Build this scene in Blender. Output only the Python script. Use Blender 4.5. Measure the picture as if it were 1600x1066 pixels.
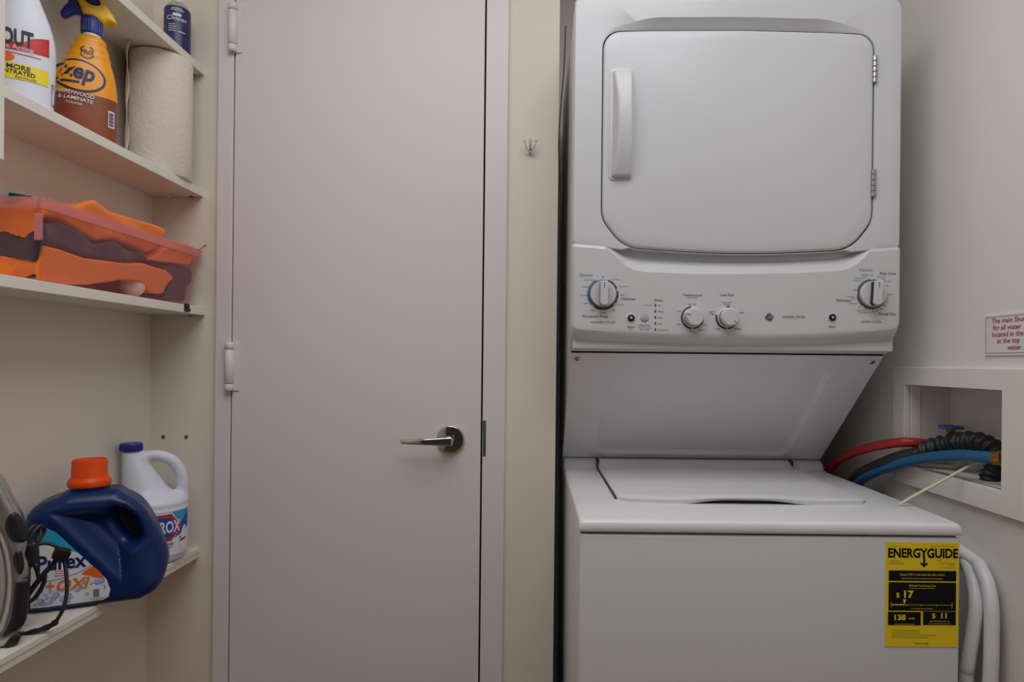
import bpy, bmesh, math, random
import numpy as np
from mathutils import Matrix, Vector

for _o in list(bpy.data.objects):
    bpy.data.objects.remove(_o, do_unlink=True)
scene = bpy.context.scene
COL = scene.collection

# ---------------------------------------------------------------- camera
F = 996.0            # focal length in pixels of the 1600 wide frame
VX, VY = 830.0, 565.0
ROLL = 0.0105
EYE = 1.17
cam_data = bpy.data.cameras.new('camera')
cam = bpy.data.objects.new('camera', cam_data)
COL.objects.link(cam)
cam_data.sensor_fit = 'HORIZONTAL'
cam_data.sensor_width = 36.0
cam_data.lens = F / 1600.0 * 36.0
cam_data.shift_x = -(VX - 800.0) / 1600.0
cam_data.shift_y = (VY - 533.0) / 1600.0
cam_data.clip_start = 0.02
cam.location = (0, 0, EYE)
cam.rotation_euler = (math.pi / 2, -ROLL, 0)
scene.camera = cam

# ---------------------------------------------------------------- world, lights, exposure
world = bpy.data.worlds.new('world')
scene.world = world
world.use_nodes = True
world.node_tree.nodes['Background'].inputs[0].default_value = (0.96, 0.98, 1.0, 1)
world.node_tree.nodes['Background'].inputs[1].default_value = 0.03


# broad soft light from the ceiling of the little room (flash bounced off it)
d_ = bpy.data.lights.new('ceiling_bounce_light', 'AREA')
d_.shape = 'RECTANGLE'
d_.size, d_.size_y = 1.3, 1.2
d_.energy = 17.6
d_.color = (0.97, 0.985, 1.03)
o_ = bpy.data.objects.new('ceiling_bounce_light', d_)
o_.location = (-0.03, 0.36, 2.50)
COL.objects.link(o_)
scene.view_settings.view_transform = 'Standard'
scene.view_settings.look = 'None'
scene.view_settings.exposure = 0.0
scene.view_settings.gamma = 1.0
scene.view_settings.use_curve_mapping = False


# ---------------------------------------------------------------- coordinates
def P(px, py, Y):
    """photo pixel at real depth Y -> world point"""
    u, v = px - VX, VY - py
    c, s = math.cos(ROLL), math.sin(ROLL)
    return ((u * c - v * s) * Y / F, Y, EYE + (u * s + v * c) * Y / F)


def PX(px, py, X):
    """photo pixel on the plane x = X -> world point"""
    u, v = px - VX, VY - py
    c, s = math.cos(ROLL), math.sin(ROLL)
    return P(px, py, X * F / (u * c - v * s))


# ---------------------------------------------------------------- materials
MATS = {}


def mat(name, col, rough=0.5, metal=0.0, spec=0.5, bump=0.0, bscale=200.0, var=0.0, vscale=6.0,
        coat=0.0, sheen=0.0, alpha=None, trans=0.0):
    m = bpy.data.materials.new(name)
    m.use_nodes = True
    nt = m.node_tree
    b = nt.nodes['Principled BSDF']
    b.inputs['Base Color'].default_value = (*col, 1)
    b.inputs['Roughness'].default_value = rough
    b.inputs['Metallic'].default_value = metal
    b.inputs['Specular IOR Level'].default_value = spec
    b.inputs['Coat Weight'].default_value = coat
    b.inputs['Sheen Weight'].default_value = sheen
    b.inputs['Transmission Weight'].default_value = trans
    tc = nt.nodes.new('ShaderNodeTexCoord')
    if var > 0:
        n = nt.nodes.new('ShaderNodeTexNoise')
        n.inputs['Scale'].default_value = vscale
        n.inputs['Detail'].default_value = 5
        nt.links.new(tc.outputs['Object'], n.inputs['Vector'])
        mx = nt.nodes.new('ShaderNodeMix')
        mx.data_type = 'RGBA'
        mx.inputs[6].default_value = (*[c * (1 - var) for c in col], 1)
        mx.inputs[7].default_value = (*[min(1, c * (1 + var)) for c in col], 1)
        nt.links.new(n.outputs['Fac'], mx.inputs[0])
        nt.links.new(mx.outputs[2], b.inputs['Base Color'])
    if bump > 0:
        n2 = nt.nodes.new('ShaderNodeTexNoise')
        n2.inputs['Scale'].default_value = bscale
        n2.inputs['Detail'].default_value = 3
        nt.links.new(tc.outputs['Object'], n2.inputs['Vector'])
        bp = nt.nodes.new('ShaderNodeBump')
        bp.inputs['Strength'].default_value = bump
        bp.inputs['Distance'].default_value = 0.002
        nt.links.new(n2.outputs['Fac'], bp.inputs['Height'])
        nt.links.new(bp.outputs['Normal'], b.inputs['Normal'])
    if alpha is not None:
        b.inputs['Alpha'].default_value = alpha
    MATS[name] = m
    return m


def s2l(r, g, b):
    def f(c):
        c /= 255.0
        return c / 12.92 if c <= 0.04045 else ((c + 0.055) / 1.055) ** 2.4
    return (f(r), f(g), f(b))


M = {}
M['wall'] = mat('painted_wall_cream', s2l(231, 222, 208), 0.6, bump=0.12, bscale=120, var=0.02, spec=0.3)
M['wall_r'] = mat('painted_wall_offwhite', s2l(230, 227, 220), 0.6, bump=0.12, bscale=120, var=0.02, spec=0.3)
M['box'] = mat('painted_box_trim', s2l(232, 229, 221), 0.45, var=0.02)
M['box_in'] = mat('rough_plaster_recess', s2l(222, 218, 210), 0.75, bump=0.5, bscale=60, var=0.05, vscale=25)
M['floor'] = mat('floor_tile_beige', s2l(128, 82, 48), 0.5, var=0.06)
M['ceil'] = mat('ceiling_paint', s2l(235, 230, 220), 0.7)
M['door'] = mat('door_paint', s2l(226, 219, 218), 0.42, bump=0.03, bscale=300, var=0.012, vscale=3, spec=0.4)
M['casing'] = mat('casing_paint', s2l(228, 221, 219), 0.4, var=0.012, spec=0.4)
M['shelf'] = mat('shelf_paint', s2l(234, 228, 216), 0.45, var=0.02, vscale=12)
M['dark'] = mat('dark_gap', (0.012, 0.011, 0.01), 0.9)  # near-black fill, paints the shade inside narrow gaps
M['white'] = mat('appliance_enamel', s2l(210, 211, 214), 0.30, spec=0.5)
M['deck'] = mat('washer_deck_plastic', s2l(228, 228, 230), 0.3, spec=0.5)
M['plastic'] = mat('appliance_plastic', s2l(207, 207, 209), 0.3, spec=0.5)
M['grey'] = mat('panel_enamel_grey', s2l(226, 226, 230), 0.3, spec=0.5)
M['black'] = mat('black_plastic', (0.012, 0.012, 0.014), 0.4)
M['ink'] = mat('ink_dark_grey', (0.03, 0.03, 0.035), 0.6)
M['inkgrey'] = mat('ink_mid_grey', (0.12, 0.12, 0.125), 0.6)
M['inkblue'] = mat('ink_blue', s2l(70, 130, 180), 0.6)
M['inkteal'] = mat('ink_teal', s2l(50, 120, 140), 0.6)
M['chrome'] = mat('chrome', (0.55, 0.53, 0.50), 0.08, metal=1.0)
M['steel'] = mat('brushed_steel', (0.45, 0.45, 0.45), 0.3, metal=1.0)
M['silver'] = mat('silver_plastic', (0.5, 0.49, 0.47), 0.25, metal=0.85)
M['yellow'] = mat('label_yellow', s2l(240, 208, 12), 0.5)
M['labelblack'] = mat('label_black', (0.006, 0.006, 0.007), 0.6, spec=0.15)
M['red'] = mat('hose_red', s2l(176, 42, 42), 0.4)
M['blue'] = mat('hose_blue', s2l(32, 94, 136), 0.4)
M['rubber'] = mat('hose_black_rubber', (0.018, 0.018, 0.02), 0.5, bump=0.2, bscale=300)
M['hosewhite'] = mat('hose_white', s2l(225, 225, 226), 0.35)
M['valveblue'] = mat('valve_blue', s2l(35, 85, 140), 0.45, bump=0.3, bscale=200)
M['brass'] = mat('old_brass', s2l(150, 110, 50), 0.4, metal=0.8, var=0.2, vscale=60)
M['cord'] = mat('cord_cream', s2l(220, 214, 180), 0.5)
M['signw'] = mat('sign_white', s2l(226, 222, 222), 0.4)
M['signred'] = mat('sign_red', s2l(172, 52, 72), 0.5)
M['navy'] = mat('jug_navy', s2l(8, 40, 94), 0.33, spec=0.42, bump=0.03, bscale=400)
M['orange'] = mat('cap_orange', s2l(238, 78, 8), 0.42, spec=0.35)
M['clorox'] = mat('jug_white', s2l(226, 230, 240), 0.38, spec=0.4)
M['capblue'] = mat('cap_blue', s2l(38, 48, 140), 0.4)
M['lblwhite'] = mat('print_white', s2l(228, 230, 232), 0.4)
M['lblsky'] = mat('print_sky_blue', s2l(60, 160, 210), 0.4)
M['lblcyan'] = mat('print_cyan', s2l(40, 170, 205), 0.4, var=0.25, vscale=60)
M['lblblue'] = mat('print_blue', s2l(24, 72, 165), 0.4)
M['lblnavy'] = mat('print_navy', s2l(22, 32, 88), 0.4)
M['lblred'] = mat('print_red', s2l(205, 40, 42), 0.4)
M['lblorange'] = mat('print_orange', s2l(240, 110, 30), 0.4)
M['lblbubble'] = mat('print_bubble', s2l(170, 185, 225), 0.4)
M['lblbubble2'] = mat('print_bubble_deep', s2l(130, 140, 205), 0.4)
M['lblyellow'] = mat('print_yellow', s2l(245, 222, 40), 0.4)
M['zyellow'] = mat('bottle_amber_yellow', s2l(246, 162, 14), 0.35)
M['zhead'] = mat('trigger_yellow', s2l(248, 200, 20), 0.35)
M['zblue'] = mat('trigger_blue', s2l(30, 50, 140), 0.35)
M['zbrown'] = mat('print_wood_brown', s2l(140, 70, 34), 0.4, var=0.3, vscale=40)
M['cleaner'] = mat('bottle_dark_blue', s2l(40, 44, 92), 0.35)
M['clear'] = mat('bottle_smoky_clear', s2l(176, 170, 150), 0.3)
M['paper'] = mat('paper_towel', s2l(229, 219, 208), 0.9, bump=0.9, bscale=130, spec=0.1)
M['card'] = mat('cardboard', s2l(170, 140, 105), 0.9)
M['torange'] = mat('cloth_orange', s2l(250, 130, 40), 0.95, bump=0.8, bscale=450, var=0.08, vscale=30, sheen=0.3, spec=0.1)
M['tgrey'] = mat('cloth_slate', s2l(30, 48, 68), 0.95, bump=0.8, bscale=450, var=0.15, vscale=30, sheen=0.3, spec=0.1)
M['tteal'] = mat('cloth_teal', s2l(20, 110, 120), 0.95, bump=0.8, bscale=450, spec=0.1)
M['ball'] = mat('ball_white', s2l(240, 225, 222), 0.6, bump=0.5, bscale=200)
M['rust'] = mat('screw_brown', s2l(120, 85, 50), 0.6, var=0.3, vscale=200)
M['recess'] = mat('finger_recess_tan', s2l(214, 176, 150), 0.4)
M['bag'] = mat('bag_blue', s2l(60, 66, 120), 0.6)


def translucent_pink(lo=0.055, hi=0.5):
    m = bpy.data.materials.new('translucent_pink_plastic')
    m.use_nodes = True
    nt = m.node_tree
    b = nt.nodes['Principled BSDF']
    b.inputs['Base Color'].default_value = (*s2l(236, 150, 150), 1)
    b.inputs['Roughness'].default_value = 0.25
    t = nt.nodes.new('ShaderNodeBsdfTransparent')
    t.inputs[0].default_value = (1.0, 0.93, 0.92, 1)
    mx = nt.nodes.new('ShaderNodeMixShader')
    lw = nt.nodes.new('ShaderNodeLayerWeight')
    lw.inputs['Blend'].default_value = 0.25
    mr = nt.nodes.new('ShaderNodeMapRange')
    mr.inputs[3].default_value = lo
    mr.inputs[4].default_value = hi
    nt.links.new(lw.outputs['Facing'], mr.inputs[0])
    nt.links.new(mr.outputs[0], mx.inputs[0])
    nt.links.new(t.outputs[0], mx.inputs[1])
    nt.links.new(b.outputs[0], mx.inputs[2])
    nt.links.new(mx.outputs[0], nt.nodes['Material Output'].inputs[0])
    return m


M['pink'] = translucent_pink()
M['pinkrim'] = translucent_pink(0.42, 0.75)

# ---------------------------------------------------------------- mesh helpers
WORLD = {}
JOINED = {'lettering', 'cap_lettering', 'emblem_lettering', 'small_print', 'bubbles', 'bubble_rims', 'barcode', 'rinse_symbol'}   # print too small to pick apart


class MB:
    """collects geometry, then links it as one mesh object"""

    def __init__(self):
        self.v, self.f, self.mi, self.cur = [], [], [], 0

    def add(self, verts, faces):
        o = len(self.v)
        self.v.extend([tuple(map(float, p)) for p in verts])
        for f in faces:
            self.f.append([int(i) + o for i in f])
            self.mi.append(self.cur)
        return self

    def box(self, x0, x1, y0, y1, z0, z1, bev=0.0):
        if bev <= 0:
            v = [(x, y, z) for x in (x0, x1) for y in (y0, y1) for z in (z0, z1)]
            f = [(0, 1, 3, 2), (4, 6, 7, 5), (0, 4, 5, 1), (2, 3, 7, 6), (0, 2, 6, 4), (1, 5, 7, 3)]
            return self.add(v, f)
        bm = bmesh.new()
        bmesh.ops.create_cube(bm, size=1.0)
        for q in bm.verts:
            q.co = Vector(((x0 + x1) / 2 + q.co.x * (x1 - x0), (y0 + y1) / 2 + q.co.y * (y1 - y0),
                           (z0 + z1) / 2 + q.co.z * (z1 - z0)))
        bmesh.ops.bevel(bm, geom=list(bm.edges), offset=bev, segments=3, affect='EDGES', profile=0.5)
        return self.addbm(bm)

    def addbm(self, bm):
        bm.verts.index_update()
        self.add([q.co for q in bm.verts], [[w.index for w in f.verts] for f in bm.faces])
        bm.free()
        return self

    def rings(self, rings, cap0=True, cap1=True, closed=True):
        """rings: list of equal-length point lists"""
        n = len(rings[0])
        v = [p for r in rings for p in r]
        f = []
        for i in range(len(rings) - 1):
            for j in range(n if closed else n - 1):
                k = (j + 1) % n
                f.append((i * n + j, i * n + k, (i + 1) * n + k, (i + 1) * n + j))
        if cap0:
            f.append(tuple(reversed(range(n))))
        if cap1:
            f.append(tuple(range((len(rings) - 1) * n, len(rings) * n)))
        return self.add(v, f)

    def tube(self, path, r, n=12, cap=True):
        """path of points, r number or list"""
        path = [Vector(p) for p in path]
        m = len(path)
        rs = r if isinstance(r, (list, tuple)) else [r] * m
        up = None
        rings = []
        for i, p in enumerate(path):
            t = (path[min(i + 1, m - 1)] - path[max(i - 1, 0)])
            if t.length < 1e-9:
                t = Vector((0, 0, 1))
            t.normalize()
            if up is None:
                up = Vector((0, 0, 1)) if abs(t.z) < 0.9 else Vector((1, 0, 0))
            a = up - t * up.dot(t)
            if a.length < 1e-6:
                a = t.orthogonal()
            a.normalize()
            b = t.cross(a)
            up = a
            rings.append([tuple(p + (a * math.cos(q) + b * math.sin(q)) * rs[i]) for q in
                          [2 * math.pi * k / n for k in range(n)]])
        return self.rings(rings, cap, cap)

    def cyl(self, p0, p1, r0, r1=None, n=24):
        return self.tube([p0, p1], [r0, r0 if r1 is None else r1], n)

    def lathe(self, prof, c=(0, 0, 0), n=40, axis='Z'):
        """prof list of (r, h)"""
        rings = []
        for r, h in prof:
            ring = []
            for k in range(n):
                q = 2 * math.pi * k / n
                a, b = r * math.cos(q), r * math.sin(q)
                if axis == 'Z':
                    ring.append((c[0] + a, c[1] + b, c[2] + h))
                elif axis == '-Y':      # h grows towards the camera
                    ring.append((c[0] + a, c[1] - h, c[2] + b))
                elif axis == '-X':
                    ring.append((c[0] - h, c[1] - a, c[2] + b))
            rings.append(ring)
        return self.rings(rings)

    def text(self, s, fmap, size, align='CENTER', sx=1.0, bold=0.0, shear=0.0):
        vs, fs = text_geo(s, size, align, bold, shear)
        return self.add([fmap(x * sx, y) for x, y in vs], fs)

    def poly(self, pts, fmap):
        """convex-ish polygon as radial grid so it can follow a curved surface"""
        pts = np.array(pts, float)
        # densify the outline
        out = []
        for i in range(len(pts)):
            a, b = pts[i], pts[(i + 1) % len(pts)]
            k = max(1, int(np.linalg.norm(b - a) / 0.006))
            out += [a + (b - a) * j / k for j in range(k)]
        c = pts.mean(0)
        n = len(out)
        R = max(2, int(max(np.linalg.norm(np.array(out) - c, axis=1)) / 0.008) + 1)
        v = [fmap(*c)]
        f = []
        for r in range(1, R + 1):
            for p in out:
                q = c + (p - c) * r / R
                v.append(fmap(q[0], q[1]))
        for j in range(n):
            f.append((0, 1 + j, 1 + (j + 1) % n))
        for r in range(R - 1):
            for j in range(n):
                k = (j + 1) % n
                a = 1 + r * n
                f.append((a + j, a + n + j, a + n + k, a + k))
        return self.add(v, f)

    def rect(self, x0, x1, z0, z1, fmap):
        nx = max(1, int((x1 - x0) / 0.006))
        nz = max(1, int((z1 - z0) / 0.006))
        v = [fmap(x0 + (x1 - x0) * i / nx, z0 + (z1 - z0) * j / nz) for j in range(nz + 1) for i in range(nx + 1)]
        f = [(j * (nx + 1) + i, j * (nx + 1) + i + 1, (j + 1) * (nx + 1) + i + 1, (j + 1) * (nx + 1) + i)
             for j in range(nz) for i in range(nx)]
        return self.add(v, f)

    def arc(self, c, r0, r1, a0, a1, fmap, n=10):
        v, f = [], []
        for i in range(n + 1):
            a = math.radians(a0 + (a1 - a0) * i / n)
            for r in (r0, r1):
                v.append(fmap(c[0] + r * math.sin(a), c[1] + r * math.cos(a)))
        for i in range(n):
            f.append((2 * i, 2 * i + 1, 2 * i + 3, 2 * i + 2))
        return self.add(v, f)

    def build(self, name, m, parent=None, smooth=False, local=False, flat_angle=None):
        v = self.v
        if parent is not None and not local:
            inv = WORLD[parent.name].inverted()
            v = [tuple(inv @ Vector(p)) for p in v]
        me = bpy.data.meshes.new(name)
        me.from_pydata(v, [], self.f)
        mats = m if isinstance(m, (list, tuple)) else [m]
        for x in mats:
            me.materials.append(M[x])
        if len(mats) > 1:
            me.polygons.foreach_set('material_index', self.mi)
        me.update()
        if smooth:
            me.polygons.foreach_set('use_smooth', [True] * len(me.polygons))
            me.set_sharp_from_angle(angle=math.radians(flat_angle or 40))
        o = bpy.data.objects.new(name, me)
        COL.objects.link(o)
        if name in JOINED:
            o['kind'] = 'stuff'
        if parent is not None:
            o.parent = parent
            WORLD[o.name] = WORLD[parent.name].copy()
        else:
            WORLD[o.name] = Matrix.Identity(4)
        return o


TCACHE = {}


def text_geo(s, size, align, bold, shear):
    key = (s, align, bold, shear)
    if key not in TCACHE:
        cu = bpy.data.curves.new('lettering_tmp', 'FONT')
        cu.body = s
        cu.align_x = align
        cu.align_y = 'CENTER'
        cu.size = 1.0
        cu.resolution_u = 3
        cu.offset = bold
        cu.shear = shear
        ob = bpy.data.objects.new('lettering_tmp', cu)
        COL.objects.link(ob)
        me = bpy.data.meshes.new_from_object(ob)
        TCACHE[key] = ([(q.co.x, q.co.y) for q in me.vertices], [list(p.vertices) for p in me.polygons])
        bpy.data.objects.remove(ob, do_unlink=True)
        bpy.data.curves.remove(cu)
        bpy.data.meshes.remove(me)
    v, f = TCACHE[key]
    return [(x * size, y * size) for x, y in v], f


def empty(name, loc, rz=0.0, label=None, cat=None, group=None):
    o = bpy.data.objects.new(name, None)
    o.empty_display_size = 0.05
    o.location = loc
    o.rotation_euler = (0, 0, rz)
    COL.objects.link(o)
    WORLD[o.name] = Matrix.Translation(loc) @ Matrix.Rotation(rz, 4, 'Z')
    if label:
        tag(o, label, cat, group)
    return o


def tag(o, label, cat, group=None):
    o['label'] = label
    o['category'] = cat
    if group:
        o['group'] = group
    return o


def structure(o, label=None, cat=None):
    o['kind'] = 'structure'
    if label:
        o['label'] = label
        o['category'] = cat
    return o


def smooth_path(pts, k=8):
    """Catmull-Rom through points"""
    pts = [np.array(p, float) for p in pts]
    p = [2 * pts[0] - pts[1]] + pts + [2 * pts[-1] - pts[-2]]
    out = []
    for i in range(1, len(p) - 2):
        for j in range(k):
            t = j / k
            out.append(0.5 * ((2 * p[i]) + (-p[i - 1] + p[i + 1]) * t + (2 * p[i - 1] - 5 * p[i] + 4 * p[i + 1] - p[i + 2]) * t * t
                              + (-p[i - 1] + 3 * p[i] - 3 * p[i + 1] + p[i + 2]) * t ** 3))
    out.append(pts[-1])
    return out


# ---- signed distance shapes, meshed by surface nets
def surface_nets(f, lo, hi, h):
    lo, hi = np.array(lo, float), np.array(hi, float)
    n = np.ceil((hi - lo) / h).astype(int) + 1
    ax = [lo[i] + h * np.arange(n[i]) for i in range(3)]
    X, Y, Z = np.meshgrid(*ax, indexing='ij')
    V = f(X, Y, Z)
    s = V < 0
    nc = n - 1
    pos = np.zeros((*nc, 3))
    cnt = np.zeros(nc)
    corners = [(i, j, k) for i in (0, 1) for j in (0, 1) for k in (0, 1)]

    def sl(A, c):
        return A[c[0]:c[0] + nc[0], c[1]:c[1] + nc[1], c[2]:c[2] + nc[2]]
    for a in corners:
        for d in range(3):
            if a[d] == 1:
                continue
            b = list(a)
            b[d] = 1
            va, vb = sl(V, a), sl(V, b)
            m = (va < 0) != (vb < 0)
            t = np.where(m, va / np.where(m, va - vb, 1), 0)
            for e in range(3):
                pos[..., e] += np.where(m, a[e] + (t if e == d else 0), 0)
            cnt += m
    act = cnt > 0
    idx = -np.ones(nc, int)
    idx[act] = np.arange(act.sum())
    base = np.stack(np.meshgrid(*[np.arange(q) for q in nc], indexing='ij'), -1)
    verts = (base[act] + pos[act] / cnt[act][:, None]) * h + lo
    faces = []
    for d in range(3):
        e, g = (d + 1) % 3, (d + 2) % 3
        A = np.moveaxis(s, (d, e, g), (0, 1, 2))
        I = np.moveaxis(idx, (d, e, g), (0, 1, 2))
        a0, a1 = A[:-1, 1:-1, 1:-1], A[1:, 1:-1, 1:-1]
        m = a0 != a1
        q = [I[:, :-1, :-1][m], I[:, 1:, :-1][m], I[:, 1:, 1:][m], I[:, :-1, 1:][m]]
        Q = np.stack(q, 1)
        fl = ~a0[m]
        Q[fl] = Q[fl][:, ::-1]
        faces.append(Q)
    return verts, np.concatenate(faces)


def smin(a, b, k):
    h = np.clip(0.5 + 0.5 * (b - a) / k, 0, 1)
    return b + (a - b) * h - k * h * (1 - h)


def smax(a, b, k):
    return -smin(-a, -b, k)


def sd_capsule(X, Y, Z, a, b, ra, rb=None):
    rb = ra if rb is None else rb
    a, b = np.array(a, float), np.array(b, float)
    d = b - a
    t = np.clip(((X - a[0]) * d[0] + (Y - a[1]) * d[1] + (Z - a[2]) * d[2]) / d.dot(d), 0, 1)
    return np.sqrt((X - a[0] - t * d[0]) ** 2 + (Y - a[1] - t * d[1]) ** 2 + (Z - a[2] - t * d[2]) ** 2) - (ra + (rb - ra) * t)


def sd_poly(x, z, pts):
    pts = np.array(pts, float)
    d = np.full(x.shape, 1e9)
    inside = np.zeros(x.shape, bool)
    for i in range(len(pts)):
        a, b = pts[i], pts[i - 1]
        e = b - a
        wx, wz = x - a[0], z - a[1]
        t = np.clip((wx * e[0] + wz * e[1]) / (e.dot(e) + 1e-12), 0, 1)
        d = np.minimum(d, (wx - e[0] * t) ** 2 + (wz - e[1] * t) ** 2)
        c = (a[1] > z) != (b[1] > z)
        with np.errstate(divide='ignore', invalid='ignore'):
            xi = a[0] + (z - a[1]) / (b[1] - a[1] + 1e-15) * (b[0] - a[0])
        inside ^= c & (x < xi)
    d = np.sqrt(d)
    return np.where(inside, -d, d)


def extr(d2, y, h, r):
    """rounded extrusion of 2D distance d2 along y, half thickness h"""
    a, b = d2 + r, np.abs(y) - h + r
    return np.minimum(np.maximum(a, b), 0) + np.sqrt(np.maximum(a, 0) ** 2 + np.maximum(b, 0) ** 2) - r


def sdf_mesh(f, lo, hi, h):
    v, q = surface_nets(f, lo, hi, h)
    m = MB()
    m.v = [tuple(p) for p in v]
    m.f = [list(map(int, a)) for a in q]
    m.mi = [0] * len(m.f)
    return m


def sdf_front(f, ymin=-0.12, ymax=0.02, off=0.0006):
    """(x, z) -> point on the front (-y) side of the shape"""
    ys = np.linspace(ymin, ymax, 281)

    def g(x, z):
        d = f(np.full_like(ys, x), ys, np.full_like(ys, z))
        i = np.argmax(d < 0)
        if i == 0:
            return (x, ymax * 0, z)
        t = d[i - 1] / (d[i - 1] - d[i])
        return (x, ys[i - 1] + t * (ys[i] - ys[i - 1]) - off, z)
    return g


def sdf_front_grid(f, x0, x1, z0, z1, step=0.0015, ymin=-0.075, ymax=0.0, off=0.0006):
    """like sdf_front, from a table of depths"""
    xs, zs = np.arange(x0, x1 + step, step), np.arange(z0, z1 + step, step)
    ys = np.linspace(ymin, ymax, 51)
    Xg, Yg, Zg = np.meshgrid(xs, ys, zs, indexing='ij')
    d = f(Xg, Yg, Zg)
    i = np.clip(np.argmax(d < 0, axis=1), 1, None)
    a = np.take_along_axis(d, (i - 1)[:, None, :], 1)[:, 0]
    b = np.take_along_axis(d, i[:, None, :], 1)[:, 0]
    dep = ys[i - 1] + a / (a - b) * (ys[1] - ys[0])

    def g(x, z):
        u = min(max((x - x0) / step, 0), len(xs) - 1.001)
        v = min(max((z - z0) / step, 0), len(zs) - 1.001)
        p, q = int(u), int(v)
        s, t = u - p, v - q
        y = (dep[p, q] * (1 - s) + dep[p + 1, q] * s) * (1 - t) + (dep[p, q + 1] * (1 - s) + dep[p + 1, q + 1] * s) * t
        return (x, y - off, z)
    return g


def lift(g, dy):
    def h(x, z):
        p = g(x, z)
        return (p[0], p[1] - dy, p[2])
    return h


def shift(g, cx, cz):
    return lambda x, z: g(x + cx, z + cz)


def ell(cx, cz, a, b, n=40, rot=0.0):
    c, s = math.cos(rot), math.sin(rot)
    return [(cx + a * math.cos(t) * c - b * math.sin(t) * s, cz + a * math.cos(t) * s + b * math.sin(t) * c)
            for t in [2 * math.pi * i / n for i in range(n)]]


def plane_y(Y, cx=0.0, cz=0.0):
    return lambda x, z: (cx + x, Y, cz + z)

# ================================================================ the room
XL, XR = -0.938, 0.865         # left and right wall planes
YD = 1.57                      # wall with the door
YB = 2.02                      # back of the appliance alcove
YN = -1.3                      # the room is open behind the camera
HC = 2.52

structure(MB().box(XL - 0.1, XR + 0.2, YN, YB + 0.1, -0.1, 0.0).build('floor', 'floor'))
structure(MB().box(XL - 0.1, XR + 0.2, YN, YB + 0.1, HC, HC + 0.1).build('ceiling', 'ceil'))
wl = structure(MB().box(XL - 0.1, XL, YN, YD, 0, HC).build('wall_left', 'wall'))

# right wall with an opening for the plumbing box
BY0, BY1 = 1.155, 1.455        # opening along the depth
BZ0, BZ1 = EYE - 0.226, EYE - 0.044
m = MB()
m.box(XR, XR + 0.1, YN, BY0, 0, HC)
m.box(XR, XR + 0.1, BY1, YB, 0, HC)
m.box(XR, XR + 0.1, BY0, BY1, 0, BZ0)
m.box(XR, XR + 0.1, BY0, BY1, BZ1, HC)
structure(m.build('wall_right', 'wall_r'))

# door wall: left strip, header, pilaster with the alcove side wall, alcove back
DX0, DX1 = -0.732, -0.122      # door leaf
CX0, CX1 = -0.773, -0.063      # outer edges of the casing
PIL = 0.0615
DH = 2.13
m = MB()
m.box(XL - 0.1, CX0, YD, YD + 0.1, 0, HC)
m.box(CX0, CX1, YD, YD + 0.1, DH + 0.045, HC)
m.box(CX1, PIL, YD, YB, 0, HC)
m.box(CX0, CX1, YD + 0.065, YD + 0.1, 0, DH + 0.045)
wb = structure(m.build('wall_back', 'wall'))
structure(MB().box(PIL, XR, YB, YB + 0.1, 0, HC).build('wall_alcove', 'wall_r'))
for k, (px, py) in enumerate(((255, 683), (291, 683))):
    x, y, z = P(px, py, YD - 0.0005)
    MB().lathe([(0.0045, 0), (0.0045, 0.0008), (0.003, 0.001), (0.0028, -0.0005)], (x, y, z), 14, '-Y').build('screw_hole', 'rust', wb, True)

# door casing: two jambs and a head
for n, (x0, x1) in enumerate(((CX0, DX0 - 0.003), (DX1 + 0.0045, CX1))):
    structure(MB().box(x0, x1, YD - 0.012, YD + 0.06, 0, DH + 0.003, 0.002).build('trim_%d' % (n + 1), 'casing'))
structure(MB().box(CX0, CX1, YD - 0.012, YD + 0.06, DH + 0.0035, DH + 0.045, 0.002).build('trim_3', 'casing'))

# door leaf
door = empty('door_1', ((DX0 + DX1) / 2, YD, 0))
structure(door, 'plain white flush door with a chrome lever handle', 'door')
MB().box(DX0, DX1, YD - 0.010, YD + 0.03, 0.012, DH, 0.0015).build('leaf', 'door', door)
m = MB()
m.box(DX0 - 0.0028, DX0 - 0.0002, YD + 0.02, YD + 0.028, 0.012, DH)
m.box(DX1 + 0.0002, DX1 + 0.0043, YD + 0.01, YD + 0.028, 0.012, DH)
m.build('leaf_gap_shade', 'dark', door)  # dark strips filling the leaf gaps, shade put into the colour
for zc in (1.976, 1.150, 0.300):
    xh, yh = DX0 - 0.003, YD - 0.019
    hg = MB()
    L = 0.118
    for a, b in ((-L / 2, -L / 2 + 0.0165), (-L / 2 + 0.0177, L / 2 - 0.0177), (L / 2 - 0.0165, L / 2)):
        hg.lathe([(0.0, a), (0.0088, a), (0.0102, a + 0.0012), (0.0102, b - 0.0012), (0.0088, b), (0.0, b)], (xh, yh, zc), 24)
    hinge = hg.build('hinge', 'casing', door, True, flat_angle=50)
    MB().box(xh, xh + 0.021, YD - 0.0135, YD - 0.0095, zc - L / 2, zc + L / 2, 0.001).build('hinge_leaf', 'casing', hinge)
    MB().cyl((xh, yh, zc - L / 2 + 0.01), (xh, yh, zc + L / 2 - 0.01), 0.0088, n=16).build('hinge_pin', 'ink', hinge, True)
    MB().lathe([(0.0, -0.0006), (0.0025, -0.0006), (0.0025, 0.0)], (xh, yh, zc - L / 2 + 0.0002), 12).build('pin_end', 'inkgrey', hinge)
hx, hy, hz = P(704.5, 686.5, YD - 0.010)
lv = MB().lathe([(0.0, 0), (0.033, 0), (0.0338, 0.002), (0.0338, 0.0075), (0.0325, 0.0095), (0.031, 0.010), (0.0, 0.010)], (hx, hy, hz), 48, '-Y').build('rosette', 'chrome', door, True)
hb = MB()
hb.lathe([(0.0105, 0.008), (0.0105, 0.046), (0.009, 0.050), (0, 0.050)], (hx, hy, hz), 28, '-Y')
hb.build('lever_neck', 'chrome', door, True)


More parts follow.
